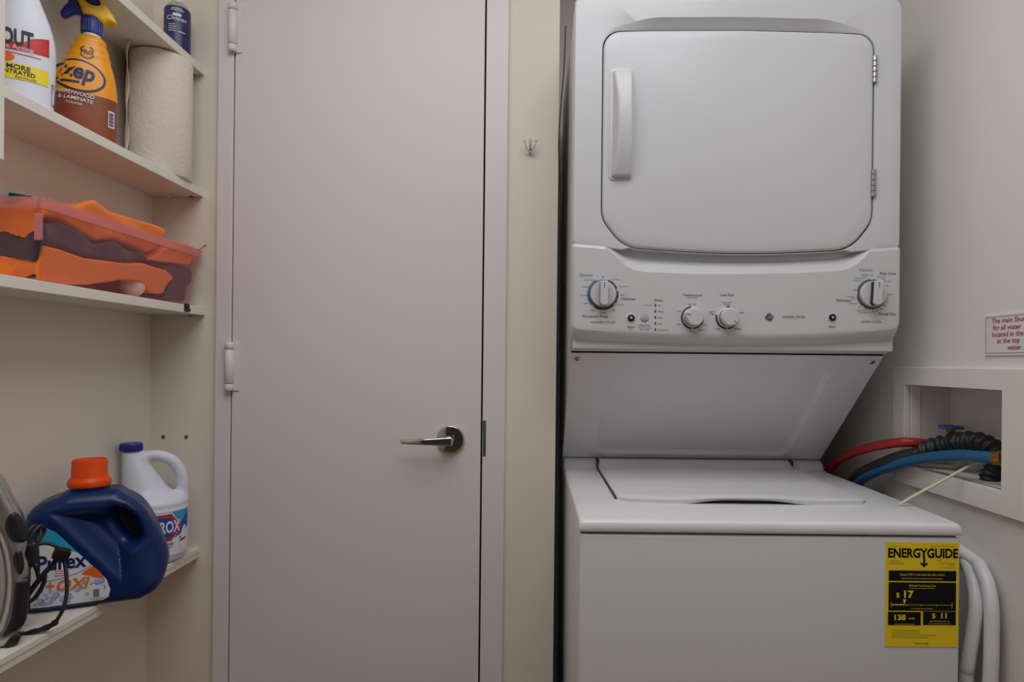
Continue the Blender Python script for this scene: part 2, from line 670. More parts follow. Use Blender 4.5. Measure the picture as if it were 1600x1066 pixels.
def f_lever(X, Y, Z):
    # x: along the lever (0 at the neck, negative to the tip), rounded rectangle section, tapering
    t = np.clip(-X / 0.112, 0, 1)
    hh = 0.0105 * (1 - t) + 0.0050 * t
    yy = 0.0055 * (1 - t) + 0.0045 * t
    zc = -0.002 * t
    qx = np.abs(X + 0.052) - 0.062
    qy = np.abs(Y + 0.004 * np.sin(t * 3.1)) - yy
    qz = np.abs(Z - zc) - hh
    r = 0.004
    a, b, c = qx + r, qy + r, qz + r
    return np.minimum(np.maximum(np.maximum(a, b), c), 0) + np.sqrt(np.maximum(a, 0) ** 2 + np.maximum(b, 0) ** 2 + np.maximum(c, 0) ** 2) - r


lm = sdf_mesh(f_lever, (-0.125, -0.02, -0.016), (0.02, 0.02, 0.016), 0.0016)
lm.v = [(hx + a, hy - 0.046 + b, hz + c) for a, b, c in lm.v]
lm.build('lever', 'chrome', door, True)
x0, _, z0 = P(757, 684, YD)
MB().box(x0 - 0.003, x0 + 0.0045, YD - 0.0135, YD - 0.011, z0 - 0.044, z0 + 0.044, 0.0006).box(
    x0 - 0.0035, x0 + 0.0015, YD - 0.0145, YD - 0.012, z0 + 0.012, z0 + 0.043, 0.0006).build('strike_plate', 'steel', door)

# wall hook
x0, y0, z0 = P(828.5, 231, YD)
hk = empty('wall_hook', (x0, YD, z0), label='small white double coat hook on the beige wall strip', cat='hook')
m = MB()
m.box(x0 - 0.0035, x0 + 0.0035, YD - 0.003, YD + 0.0005, z0 - 0.016, z0 + 0.021, 0.001)
m.build('back_plate', 'casing', hk)
for s in (-1, 1):
    m = MB()
    m.tube(smooth_path([(x0, YD - 0.003, z0 - 0.012), (x0 + s * 0.004, YD - 0.012, z0 - 0.012), (x0 + s * 0.011, YD - 0.02, z0 - 0.001),
                        (x0 + s * 0.0135, YD - 0.023, z0 + 0.009)], 6), 0.0024, 10)
    m.lathe([(0, -0.003), (0.0032, -0.002), (0.0035, 0), (0.0032, 0.002), (0, 0.003)], (x0 + s * 0.0135, YD - 0.023, z0 + 0.010), 12)
    m.build('prong', 'casing', hk, True)
m = MB()
m.tube(smooth_path([(x0, YD - 0.002, z0 - 0.002), (x0, YD - 0.018, z0 + 0.002), (x0, YD - 0.024, z0 + 0.014)], 6), 0.0026, 10)
m.build('prong', 'casing', hk, True)
MB().lathe([(0, 0.0030), (0.0022, 0.0032), (0.0022, 0.0042), (0, 0.0044)], (x0 + 0.0005, YD, z0 - 0.006), 12, '-Y').build('screw', 'ink', hk)

# ---------------------------------------------------------------- shelves
XS = -0.812
TS = 0.019
shelf_z = {1: EYE + 0.715, 2: EYE + 0.4155, 3: EYE + 0.124, 4: EYE - 0.467}
board_y = 0.977
words = {1: 'topmost white painted shelf, holding the dark blue cleaner bottle',
         2: 'white painted shelf holding the spray bottles and the paper towel roll',
         3: 'white painted shelf holding the pink translucent basket',
         4: 'lowest white painted shelf, holding the detergent and bleach jugs'}
for k, z in shelf_z.items():
    xs = XS + (0.008 if k == 3 else 0)
    sh = empty('wall_shelf', (XL, 1.2, z - TS), label=words[k], cat='shelf', group='shelves on the left wall')
    y0 = board_y if k < 3 else 0.30
    if k == 4:
        MB().box(XL, xs, y0, YD, z - 0.011, z, 0.001).build('board', 'shelf', sh)
        MB().box(XL, xs - 0.002, y0, YD, z - 0.024, z - 0.0115, 0.001).build('board', 'shelf', sh)
    else:
        MB().box(XL, xs, y0, YD, z - TS, z, 0.0012).build('board', 'shelf', sh)
    for t in (0.045, 0.10):
        zz = z - TS - (0.005 if k == 4 else 0)
        MB().lathe([(0, -0.0035), (0.004, -0.003), (0.0048, 0), (0.0048, 0.001)], (XL + t, YD - 0.006, zz), 12).build('shelf_peg', 'rust' if t > 0.09 else 'shelf', sh, True)
tag(MB().box(XL, XS + 0.001, board_y - 0.019, board_y, 1.47, HC - 0.002, 0.001).build('shelf_side_board', 'shelf'),
    'upright white board closing the near end of the upper shelves', 'board')

# ================================================================ washer dryer
WX0, WX1 = 0.089, 0.772
WY = 1.14
wd = empty('washer_dryer', ((WX0 + WX1) / 2, 1.5, 0), label='white stacked washer and dryer unit standing in the alcove', cat='washer dryer')
ZD = EYE - 0.2815              # deck height
ZL = EYE - 0.305               # top of the cabinet
m = MB().box(WX0, WX1, WY, 1.93, 0.03, ZL - 0.002, 0.006)
cab = m.build('washer_cabinet', 'white', wd, True)
for fx in (WX0 + 0.05, WX1 - 0.05):
    for fy in (WY + 0.06, 1.87):
        MB().lathe([(0.0, 0), (0.02, 0), (0.02, 0.012), (0.01, 0.016), (0.01, 0.032), (0, 0.032)], (fx, fy, 0), 16).build('foot', 'black', wd, True)
MB().box(WX0 + 0.006, WX1 - 0.006, WY + 0.006, 1.92, ZL - 0.004, ZL + 0.002).build('gap_shade', 'dark', wd)  # dark slab painting the shade between cabinet and washer top

# washer top: deck with rounded lip and a low riser at the back
prof = [(WY + 0.012, ZL + 0.0015), (WY - 0.001, ZL + 0.0015), (WY - 0.003, ZL + 0.004), (WY - 0.002, ZD - 0.006), (WY + 0.0015, ZD - 0.0018),
        (WY + 0.008, ZD), (1.30, ZD + 0.002), (1.655, ZD + 0.003), (1.672, ZD + 0.006), (1.680, ZD + 0.020), (1.690, ZD + 0.027), (1.92, ZD + 0.030), (1.92, ZL + 0.0015)]
xs = [(0.0, 0.0045), (0.0012, 0.0018), (0.005, 0.0), (0.14, 0.0), (0.5, 0.0), (0.86, 0.0)]
m = MB()
rings = []
W = WX1 - WX0
for x, dz in [(-0.0, 0.006), (0.0015, 0.002), (0.006, 0.0)] + [(W * t, 0.0) for t in (0.1, 0.3, 0.5, 0.7, 0.9)] + [(W - 0.006, 0.0), (W - 0.0015, 0.002), (W, 0.006)]:
    rings.append([(WX0 + x, yy, zz - (dz if zz > ZL + 0.01 else 0)) for yy, zz in prof])
m.rings(rings)
m.f = [list(reversed(f)) for f in m.f]
m.build('washer_top', 'deck', wd, True, flat_angle=50)

# lid: slightly crowned, with a finger scoop in the middle of the front edge
LX0, LX1, LY0, LY1 = 0.178, 0.684, 1.262, 1.676
nx, ny = 90, 30
lid_t = 0.0105


def lid_pt(i, j):
    a, b = i / nx, j / ny
    x = LX0 + (LX1 - LX0) * a
    c = (a - 0.5) * 2
    y0 = LY0 + 0.016 * abs(c) ** 2.2 + 0.02 * max(0, abs(c) - 0.93) / 0.07
    y = y0 + (LY1 - y0) * b
    z = ZD + 0.002 + lid_t + 0.004 * (1 - c * c) * (1 - (2 * b - 1) ** 2) + 0.0055 * math.exp(-(abs(c) / 0.42) ** 4) * max(0, 1 - b / 0.5) ** 2
    if b < 0.06:
        z -= 0.003 * (1 - b / 0.06) ** 2
    edge = min(a, 1 - a)
    if edge < 0.012:
        z -= 0.005 * (1 - edge / 0.012) ** 2
    if b > 0.93:
        z += 0.014 * ((b - 0.93) / 0.07)
    return x, y, z


m = MB()
top = [[lid_pt(i, j) for i in range(nx + 1)] for j in range(ny + 1)]
v = [p for r in top for p in r]
f = [(j * (nx + 1) + i, j * (nx + 1) + i + 1, (j + 1) * (nx + 1) + i + 1, (j + 1) * (nx + 1) + i) for j in range(ny) for i in range(nx)]
m.add(v, f)


def lid_under(i):
    x, y, z = lid_pt(i, 0)
    c = (i / nx - 0.5) / 0.185
    scoop = math.exp(-(abs(c) ** 4)) if abs(c) < 1.6 else 0
    return (x, y + 0.003 + 0.012 * scoop, ZD + 0.0015 + 0.0058 * scoop)


front = [lid_pt(i, 0) for i in range(nx + 1)]
under = [lid_under(i) for i in range(nx + 1)]
m.add(front + under, [(i, nx + 1 + i, nx + 2 + i, i + 1) for i in range(nx)])
for side in (0, nx):
    col = [lid_pt(side, j) for j in range(ny + 1)]
    low = [(p[0], p[1], ZD + 0.001) for p in col]
    q = [(i, i + 1, ny + 2 + i, ny + 1 + i) for i in range(ny)]
    if side:
        q = [tuple(reversed(t)) for t in q]
    m.add(col + low, q)
lid = m.build('lid', 'deck', wd, True, flat_angle=50)
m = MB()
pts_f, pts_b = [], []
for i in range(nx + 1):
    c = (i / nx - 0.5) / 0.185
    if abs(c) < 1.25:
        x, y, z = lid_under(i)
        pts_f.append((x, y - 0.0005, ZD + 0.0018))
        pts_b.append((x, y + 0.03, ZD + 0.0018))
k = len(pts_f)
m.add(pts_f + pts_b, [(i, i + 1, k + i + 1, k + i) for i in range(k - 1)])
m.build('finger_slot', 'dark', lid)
m = MB()
sc = []
for i in range(nx + 1):
    c = (i / nx - 0.5) / 0.185
    if abs(c) < 1.05:
        x, y, z = lid_pt(i, 0)
        ux, uy, uz = lid_under(i)
        t = 1 - abs(c) / 1.05
        w = 0.35 + 0.4 * min(1, t * 3)
        sc.append(((x, uy + (y - uy) * w - 0.0006, uz + (z - uz) * w), (ux, uy - 0.0007, uz + 0.0003)))
k = len(sc)
m.add([a for a, b in sc] + [b for a, b in sc], [(i, k + i, k + i + 1, i + 1) for i in range(k - 1)])
m.build('finger_scoop', 'deck', lid, True)
# dark seams round the lid
for q in ((LX0 - 0.0042, LX0 - 0.0002, LY0 + 0.04, LY1 - 0.013, ZD + 0.0015, ZD + 0.0045),
          (LX0 - 0.0042, LX0 + 0.001, LY1 - 0.012, LY1 + 0.012, ZD + 0.004, ZD + 0.029),
          (LX1 - 0.001, LX1 + 0.0030, LY1 - 0.012, LY1 + 0.012, ZD + 0.004, ZD + 0.029)):
    MB().box(*q).build('lid_seam', 'ink', wd)

# ---- slanted panel between washer and dryer
SX0, SX1 = 0.086, 0.769
S0 = np.array([1.390, EYE + 0.0205])     # top (y, z)
S1 = np.array([1.690, EYE - 0.2515])     # bottom
sd = (S1 - S0) / np.linalg.norm(S1 - S0)
SL = float(np.linalg.norm(S1 - S0))
sn = np.array([sd[1], -sd[0]])           # outward normal (towards -y, -z)
nx, ny = 220, 110


def smoothstep(t):
    t = min(1.0, max(0.0, t))
    return t * t * (3 - 2 * t)


def slant_pt(i, j):
    x = SX0 + (SX1 - SX0) * i / nx
    t = SL * j / ny
    # emboss: signed inset from a rounded rectangle
    cx, cz = 0.5 * (0.168 + 0.676), SL * 0.535
    hw, hh = 0.5 * (0.676 - 0.168), SL * 0.425
    r = 0.03
    qx, qz = abs(x - cx) - hw + r, abs(t - cz) - hh + r
    d = min(max(qx, qz), 0) + math.hypot(max(qx, 0), max(qz, 0)) - r
    e = 0.009 * smoothstep(-d / 0.011)
    p = S0 + sd * t - sn * e
    return (x, p[0], p[1])


m = MB()
v = [slant_pt(i, j) for j in range(ny + 1) for i in range(nx + 1)]
m.add(v, [(j * (nx + 1) + i, (j + 1) * (nx + 1) + i, (j + 1) * (nx + 1) + i + 1, j * (nx + 1) + i + 1) for j in range(ny) for i in range(nx)])
lower = m.build('slanted_panel', 'grey', wd, True)
for px in (902.5, 1364):
    x, y, z = P(px, 562.5, 1.401)
    q = MB()
    ring = []
    for rr, hh in ((0.0066, 0.0), (0.0066, 0.0012), (0.005, 0.0026), (0.002, 0.003)):
        o = S0 + sd * 0.020 + sn * hh
        ring.append([(x + rr * math.cos(a), o[0] + rr * math.sin(a) * sd[0], o[1] + rr * math.sin(a) * sd[1]) for a in [2 * math.pi * k / 18 for k in range(18)]])
    q.rings(ring)
    scr = q.build('screw', 'steel', lower, True)
    o = S0 + sd * 0.020 + sn * 0.0032
    q = MB()
    for a in (0.6, 0.6 + math.pi / 2):
        c, s = math.cos(a), math.sin(a)
        for w in (1,):
            pts = [(-0.004, -0.0008), (0.004, -0.0008), (0.004, 0.0008), (-0.004, 0.0008)]
            q.add([(x + (p * c - r * s), o[0] + (p * s + r * c) * sd[0], o[1] + (p * s + r * c) * sd[1]) for p, r in pts], [(0, 1, 2, 3)])
    q.build('cross_slot', 'black', scr)

# ---- dryer cabinet (sides, top, back) following the slant
DXL, DXR = 0.083, 0.766
DT = EYE + 0.766
YF = 1.326                      # front plane of the dryer
yz = [(1.345, DT - 0.004), (1.345, EYE + 0.03), (1.412, EYE + 0.018), (1.712, EYE - 0.250), (1.91, EYE - 0.250), (1.91, DT - 0.004)]
m = MB()
m.rings([[(DXL + 0.004, a, b) for a, b in yz], [(DXR - 0.004, a, b) for a, b in yz]])
m.build('dryer_cabinet', 'white', wd)
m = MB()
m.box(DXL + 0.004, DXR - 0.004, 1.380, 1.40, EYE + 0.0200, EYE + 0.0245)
m.build('gap_shade', 'dark', wd)  # dark strip added as painted shade in the slit below the fascia

# ---- dryer front frame with brow above the door
N = 160


def outline(pts, n=N):
    """resample a closed outline by angle about the centre"""
    pts = np.array(pts, float)
    return pts


def dpt(px, py, Y=YF):
    x, _, z = P(px, py, Y)
    return (x, z)


def round_poly(corners):
    """corners: (x, z, radius) -> dense outline"""
    out = []
    n = len(corners)
    for i in range(n):
        p = np.array(corners[i][:2])
        a = np.array(corners[i - 1][:2])
        b = np.array(corners[(i + 1) % n][:2])
        r = corners[i][2]
        d1, d2 = (a - p) / np.linalg.norm(a - p), (b - p) / np.linalg.norm(b - p)
        ang = math.acos(max(-1, min(1, d1.dot(d2))))
        t = r / math.tan(ang / 2)
        s, e = p + d1 * t, p + d2 * t
        c = p + (d1 + d2) / np.linalg.norm(d1 + d2) * (r / math.sin(ang / 2))
        a0 = math.atan2(*(s - c)[::-1])
        a1 = math.atan2(*(e - c)[::-1])
        da = (a1 - a0 + math.pi) % (2 * math.pi) - math.pi
        for k in range(9):
            q = a0 + da * k / 8
            out.append(c + r * np.array([math.cos(q), math.sin(q)]))
    return np.array(out)


def by_angle(poly, c, n=N, start=0.0):
    """points of the outline hit by n rays from c"""
    res = []
    m_ = len(poly)
    for k in range(n):
        a = 2 * math.pi * k / n + start
        d = np.array([math.cos(a), math.sin(a)])
        best = None
        for i in range(m_):
            p, q = poly[i] - c, poly[(i + 1) % m_] - c
            e = q - p
            den = d[0] * e[1] - d[1] * e[0]
            if abs(den) < 1e-12:
                continue
            t = (p[0] * e[1] - p[1] * e[0]) / den
            u = (p[0] * d[1] - p[1] * d[0]) / den
            if t > 0 and -1e-6 <= u <= 1 + 1e-6:
                best = t if best is None else max(best, t)
        res.append(c + d * best)
    return np.array(res)


zt, zb = dpt(1150, 47)[1], dpt(1150, 397)[1]
xl, xr = 0.1435, 0.7065
zt2 = zt - 0.006
dcor = [(xl, zt2, 0.036), (xl + 0.09, zt2 + 0.0035, 0.5), (0.425, zt + 0.0005, 1.5), (xr - 0.09, zt2 + 0.0035, 0.5), (xr, zt2, 0.036),
        (xr - 0.0005, zb + 0.071, 0.055), (xr - 0.046, zb + 0.012, 0.075), (0.425, zb - 0.0015, 2.0), (xl + 0.046, zb + 0.012, 0.075), (xl + 0.0005, zb + 0.071, 0.055)]
dpoly = round_poly(dcor)
dc = np.array([0.425, 0.5 * (zt + zb)])
NR = 240
din = by_angle(dpoly, dc, NR)
ang = np.array([2 * math.pi * k / NR for k in range(NR)])


def grow(poly, d):
    """offset outline outward by d (array or number)"""
    n = len(poly)
    t = np.roll(poly, -1, 0) - np.roll(poly, 1, 0)
    nn = np.stack([t[:, 1], -t[:, 0]], 1)
    nn /= np.linalg.norm(nn, axis=1)[:, None]
    return poly + nn * (np.asarray(d)[..., None] if np.ndim(d) else d)


seam_hi, seam_lo = dpt(893, 381)[1], dpt(972, 388)[1]
bot = [p for p in grow(din, 0.0034) if abs(p[0] - 0.425) < 0.232 and p[1] < dc[1]]
bot = sorted(bot, key=lambda p: -p[0])
fpoly = list(round_poly([(DXL, DT, 0.020), (DXR, DT, 0.020), (DXR, 1.5, 0.001), (DXL, 1.5, 0.001)])[:18])
fpoly += [np.array((DXR, seam_hi - 0.003)), np.array((0.425 + 0.236, seam_lo - 0.003))] + bot + [np.array((0.425 - 0.236, seam_lo - 0.003)), np.array((DXL, seam_hi - 0.003))]
fout = by_angle(np.array(fpoly), dc, NR)
topness = np.array([smoothstep((p[1] - (zt - 0.028)) / 0.02) * smoothstep((0.29 - abs(p[0] - 0.425)) / 0.13) for p in din])
lowness = np.array([smoothstep((dc[1] - 0.1 - p[1]) / 0.05) for p in din])
band = grow(din, 0.0045 + 0.0215 * topness - 0.0018 * lowness)
ring = lambda poly, dep: [(p[0], (dep[i] if np.ndim(dep) else dep), p[1]) for i, p in enumerate(poly)]
mid = band * 0.35 + fout * 0.65
fo1 = fout + (band - fout) * 0.015
fo2 = fout + (band - fout) * 0.045
fo3 = fout + (band - fout) * 0.11
rings = [ring(fout, YF + 0.05), ring(fout, YF + 0.007), ring(fo1, YF + 0.0035), ring(fo2, YF + 0.001), ring(fo3, YF),
         ring(mid, YF - 0.0005), ring(band * 0.97 + mid * 0.03, YF), ring(band, YF + 0.001 * topness),
         ring(grow(din, 0.0026 + 0.0014 * topness), YF + 0.0135 * topness), ring(grow(din, 0.0022), YF + 0.0015 + 0.0145 * topness), ring(grow(din, 0.0020), YF + 0.024)]
m = MB().rings(rings, True, False)
frame = m.build('dryer_front', 'white', wd, True, flat_angle=21)
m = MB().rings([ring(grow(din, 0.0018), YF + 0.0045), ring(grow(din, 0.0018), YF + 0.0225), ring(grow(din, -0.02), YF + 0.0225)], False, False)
m.build('door_gap_shade', 'dark', wd)  # dark ring, painted shade for the slit round the dryer door

# door
drings = [ring(grow(din, -0.0005), YF + 0.02), ring(din, YF + 0.006), ring(grow(din, -0.0006), YF + 0.0020), ring(grow(din, -0.0025), YF - 0.0004), ring(grow(din, -0.006), YF - 0.0016)]
for s in (0.93, 0.8, 0.6, 0.4, 0.2, 0.05):
    drings.append(ring(dc + (grow(din, -0.006) - dc) * s, YF - 0.0016 - 0.0062 * (1 - s * s)))
m = MB().rings(drings, False, True)
ddoor = m.build('dryer_door', 'white', wd, True)

# door handle: bowed bar
hx0, hz0 = dpt(960, 112)
hx1, hz1 = dpt(981, 279)
HYB = YF - 0.001


def f_handle(X, Y, Z):
    t = (Z - (hz0 + hz1) / 2) / ((hz0 - hz1) / 2)
    bow = 0.012 + 0.020 * (1 - np.clip(np.abs(t), 0, 1) ** 2.2)
    outer = np.abs(Y - (HYB - bow / 2 + 0.002)) - (bow / 2 + 0.002)
    w = 0.0215 - 0.0015 * (1 - t * t)
    lean = np.clip((HYB - Y) / 0.032, 0, 1)
    side = np.maximum(X - (hx0 + hx1) / 2 - w, (hx0 + hx1) / 2 - w + 0.011 * lean - X)
    ends = np.abs(Z - (hz0 + hz1) / 2) - (hz0 - hz1) / 2
    r = 0.005
    a, b, c = outer + r, side + r, ends + r
    return np.minimum(np.maximum(np.maximum(a, b), c), 0) + np.sqrt(np.maximum(a, 0) ** 2 + np.maximum(b, 0) ** 2 + np.maximum(c, 0) ** 2) - r


hm = sdf_mesh(f_handle, (hx0 - 0.02, YF - 0.05, hz1 - 0.01), (hx1 + 0.02, YF + 0.012, hz0 + 0.01), 0.002)
hd = hm.build('handle', 'plastic', ddoor, True)
# shallow raised pad round the handle foot
hcx, hcz = (hx0 + hx1) / 2, (hz0 + hz1) / 2
padp = round_poly([(hcx - 0.0245, hcz - 0.1155, 0.008), (hcx - 0.0245, hcz + 0.1155, 0.008), (hcx + 0.0245, hcz + 0.1155, 0.008), (hcx + 0.0245, hcz - 0.1155, 0.008)])
m = MB().rings([[(p[0], YF + 0.0, p[1]) for p in grow(padp, -0.0)], [(p[0], YF - 0.0042, p[1]) for p in grow(padp, 0.0)], [(p[0], YF - 0.0052, p[1]) for p in grow(padp, 0.002)]], False, True)
m.build('handle_pad', 'white', ddoor, True)

for py0, py1 in ((88, 130), (265, 308)):
    x, _, za = P(1360.5, py0, YF)
    zb_ = P(1360.5, py1, YF)[2]
    seg = (za - zb_) / 5
    base = None
    for k in range(5):
        q = MB().lathe([(0.0, 0.0004), (0.0046, 0.0004), (0.0052, 0.0012), (0.0052, seg - 0.0012), (0.0046, seg - 0.0004), (0, seg - 0.0004)],
                       (0.7075, YF - 0.0015, zb_ + k * seg), 18)
        if base is None:
            base = MB().box(0.7015, 0.7135, YF - 0.001, YF + 0.003, zb_, za, 0.0006).build('door_hinge', 'steel', wd)
        q.build('knuckle', 'steel', base, True, flat_angle=25)

# ---- control panel (fascia)
FX0, FX1 = DXL - 0.001, DXR + 0.001
YC = YF - 0.004                # front plane of the fascia
nx, nz = 200, 70


def lerp_tab(tab, x):
    for (a, va), (b, vb) in zip(tab, tab[1:]):
        if x <= b:
            t = (x - a) / (b - a) if b > a else 0
            return va + (vb - va) * max(0, min(1, t))
    return tab[-1][1]


def ztab(pts):
    return [dpt(px, py, YC) for px, py in pts]


zbx = lambda x: float(np.interp(x, bx_, bz_))
lowd = sorted([tuple(p) for p in din if p[1] < dc[1] - 0.1 and True], key=lambda p: p[0])
bx_ = [p[0] for p in lowd]
bz_ = [p[1] for p in lowd]
seamz = dpt(893, 381)[1]
seamz2 = dpt(972, 388)[1]


def fascia_top(x):
    d = zbx(x) - 0.0038 if xl + 0.003 < x < xr - 0.003 else 9
    e = abs(x - 0.425)
    edge = seamz2 + (seamz - seamz2) * (e - 0.235) / (0.341 - 0.235)
    return min(d, edge)


scoop_tab = ztab([(936, 381), (945, 386), (956, 395), (968, 407), (978, 416), (990, 422), (1005, 425), (1080, 428), (1160, 428.5), (1240, 427), (1310, 423.5), (1325, 420.5), (1338, 414),
                  (1350, 403), (1362, 391), (1372, 381)])
low_tab = ztab([(890, 511), (900, 518), (920, 520), (1000, 525), (1100, 529), (1200, 529.5), (1300, 526), (1390, 519), (1400, 516), (1408, 508)])
zbot = dpt(1150, 551, 1.385)[1]


def fascia_y(x, z):
    zl = lerp_tab(low_tab, x)
    zs = lerp_tab(scoop_tab, x)
    zt_ = fascia_top(x)
    y = YC
    # lower face folds back
    if z < zl:
        t = (zl - z) / max(1e-5, zl - zbot)
        y += 0.052 * t
    y += 0.0035 * math.exp(-((z - zl) / 0.004) ** 2)
    # scooped top that leans back under the door
    if z > zs:
        y += 0.80 * (z - zs)
    e = min(x - FX0, FX1 - x)
    if e < 0.008:
        y += 0.008 * (1 - e / 0.008) ** 2.2
    if zt_ - z < 0.004:
        y += 0.004 * (1 - (zt_ - z) / 0.004) ** 2
    return y


def xcol(i):
    # denser towards both edges
    a = i / nx
    return FX0 + (FX1 - FX0) * (0.5 - 0.5 * math.cos(math.pi * a) if False else a)


xsq = [FX0, FX0 + 0.0008, FX0 + 0.002, FX0 + 0.0035] + [FX0 + 0.005 + (FX1 - FX0 - 0.01) * i / nx for i in range(nx + 1)] + [FX1 - 0.0035, FX1 - 0.002, FX1 - 0.0008, FX1]
v = []
for j in range(nz + 1):
    for x in xsq:
        zl = lerp_tab(low_tab, x)
        zs = min(lerp_tab(scoop_tab, x), fascia_top(x) - 0.0008)
        ztop = fascia_top(x)
        # rows snap to the crease lines
        if j <= 16:
            z = zbot + (zl - zbot) * j / 16
        elif j <= 50:
            z = zl + (zs - zl) * (j - 16) / 34
        else:
            z = zs + (ztop - zs) * (j - 50) / 20
        v.append((x, fascia_y(x, z), z))
C = len(xsq)
m = MB()
m.add(v, [(j * C + i, j * C + i + 1, (j + 1) * C + i + 1, (j + 1) * C + i) for j in range(nz) for i in range(C - 1)])
# return edges to the cabinet
topi = [nz * C + i for i in range(C)]
boti = list(range(C))
for idxs, flip in ((topi, False), (boti, True), ([j * C for j in range(nz + 1)], True), ([j * C + C - 1 for j in range(nz + 1)], False)):
    fr = [v[i] for i in idxs]
    bk = [(p[0], max(p[1] + 0.012, 1.36 if idxs is not boti else 1.392), p[2]) for p in fr]
    k = len(fr)
    q = [(i, i + 1, k + i + 1, k + i) for i in range(k - 1)]
    if flip:
        q = [tuple(reversed(t)) for t in q]
    m.add(fr + bk, q)
panel = m.build('control_panel', 'plastic', wd, True, flat_angle=17)

# lettering on the fascia
ink = {k: MB() for k in ('ink', 'inkgrey', 'inkblue', 'inkteal')}
YT = YC - 0.0006
K = YC / F


def ptxt(s, px, py, hpx, col='ink', align='CENTER', sx=1.0, bold=0.0):
    x, _, z = P(px, py, YC)
    ink[col].text(s, plane_y(YT, x, z), hpx / 0.70 * K, align, sx, bold)


def parc(px, py, r0, r1, a0, a1, col, n=8):
    x, _, z = P(px, py, YC)
    ink[col].arc((x, z), r0 * K, r1 * K, a0, a1, plane_y(YT), n)


# washer dial
kx, ky = 942, 460
ptxt('Cottons', 915.5, 430, 4.4, 'inkblue')
for s, px, py, al in (('Extra Rinse', 929, 437.5, 'RIGHT'), ('Heavy', 919, 448.5, 'RIGHT'), ('Normal', 917, 461.5, 'RIGHT'), ('Light', 918, 474, 'RIGHT'),
                      ('Off', 942, 433, 'CENTER'), ('Spin Only', 955, 437, 'LEFT'), ('Quick Rinse', 966, 447.5, 'LEFT'), ('Light', 969, 460.5, 'LEFT'),
                      ('Normal', 964, 476, 'LEFT'), ('Light', 958.5, 484.5, 'CENTER'), ('Normal', 942, 488.5, 'CENTER'), ('Heavy', 926, 485, 'CENTER')):
    ptxt(s, px, py, 2.3, 'inkgrey', al)
ptxt('Delicates', 981.5, 467, 4.3)
ptxt('Permanent Press', 929.5, 494.5, 4.1)
ptxt('WASHER CYCLES', 942, 503.8, 3.5, 'inkgrey')
for a0, a1 in ((-26, -50), (-52, -74), (-76, -99), (-101, -132)):
    parc(kx, ky, 21.5, 25, a0, a1, 'inkblue')
for a0, a1 in ((20, 26), (28, 48), (50, 66), (78, 86), (88, 108), (111, 122), (134, 150), (152, 179), (181, 205), (207, 214)):
    parc(kx, ky, 21.8, 24.4, a0, a1, 'ink')
# dryer dial
kx2, ky2 = 1362, 460
ptxt('Cottons', 1352.5, 422, 4.4, 'inkblue')
ptxt('Easy Care', 1387, 427.5, 4.3)
ptxt('Delicates', 1317.5, 469.5, 4.3)
ptxt('Timed Dry', 1386, 491, 4.4)
ptxt('DRYER CYCLES', 1361, 503.3, 3.3, 'inkgrey')
for s, px, py, al in (('Less Dry', 1357, 429.5, 'RIGHT'), ('Dry', 1353, 432, 'RIGHT'), ('Damp Dry', 1349, 435, 'RIGHT'), ('More Dry', 1345, 439, 'RIGHT'), ('Off', 1362, 431, 'CENTER'), ('More Dry', 1370, 433, 'LEFT'),
                      ('Dry', 1378, 436.5, 'LEFT'), ('Less Dry', 1381, 439.5, 'LEFT'), ('Off', 1386, 447, 'CENTER'), ('80 min', 1387, 460.5, 'LEFT'), ('70', 1387, 467, 'CENTER'), ('60', 1386, 472.5, 'CENTER'),
                      ('50', 1382, 478, 'CENTER'), ('40', 1377, 483, 'CENTER'), ('30', 1371, 486, 'CENTER'), ('20', 1365, 487.5, 'CENTER'), ('Off', 1335, 453.5, 'CENTER'), ('Less Dry', 1335, 463.5, 'RIGHT'), ('Dry', 1335, 466.5, 'RIGHT'),
                      ('More Dry', 1340, 474, 'RIGHT'), ('Off', 1343, 480, 'CENTER'), ('Quick Fluff', 1352, 485.5, 'RIGHT'), ('Dewrinkle 10', 1360, 488.8, 'RIGHT')):
    ptxt(s, px, py, 2.2, 'inkgrey', al)
for a0, a1 in ((-6, -26), (-28, -40), (-42, -52), (-54, -76)):
    parc(kx2, ky2, 20.5, 24, a0, a1, 'inkteal')
for a0, a1 in ((5, 18), (21, 40), (42, 62), (66, 86), (88, 98), (100, 108), (110, 120), (122, 132), (134, 144), (146, 156), (158, 168), (170, 180), (182, 192), (194, 210), (222, 238), (240, 262)):
    parc(kx2, ky2, 21, 23.4, a0, a1, 'ink')
# status lights and small controls
ptxt('Status', 1029, 469, 4.0)
for s, py in (('On', 477.5), ('Wash', 487), ('Rinse', 496.5), ('Spin', 506), ('Lid Locked', 515.5)):
    ptxt(s, 1028, py, 2.6, 'inkgrey', 'LEFT')
ptxt('Deep Rinse', 1007.5, 508.6, 2.7, 'ink')
ptxt('Select before using', 1007.5, 512.3, 1.9, 'inkgrey')
ptxt('fabric softener', 1007.5, 515.2, 1.9, 'inkgrey')
ptxt('Start', 986, 511.2, 4.2)
ptxt('Pause', 986, 515.3, 2.0, 'inkgrey')
ptxt('Temperature', 1081.5, 461.3, 4.0)
ptxt('All Cold Rinses', 1081.5, 465.2, 2.0, 'inkgrey')
for s, px, py, al in (('Tap Cold', 1081, 475.5, 'CENTER'), ('Cold', 1064, 486.5, 'RIGHT'), ('Cool', 1064, 507, 'RIGHT'), ('Colors', 1081, 518, 'CENTER'), ('Warm', 1095, 515.5, 'CENTER'), ('Hot', 1099, 507.5, 'LEFT')):
    ptxt(s, px, py, 2.4, 'ink', al)
ptxt('Load Size', 1135.5, 461, 4.0)
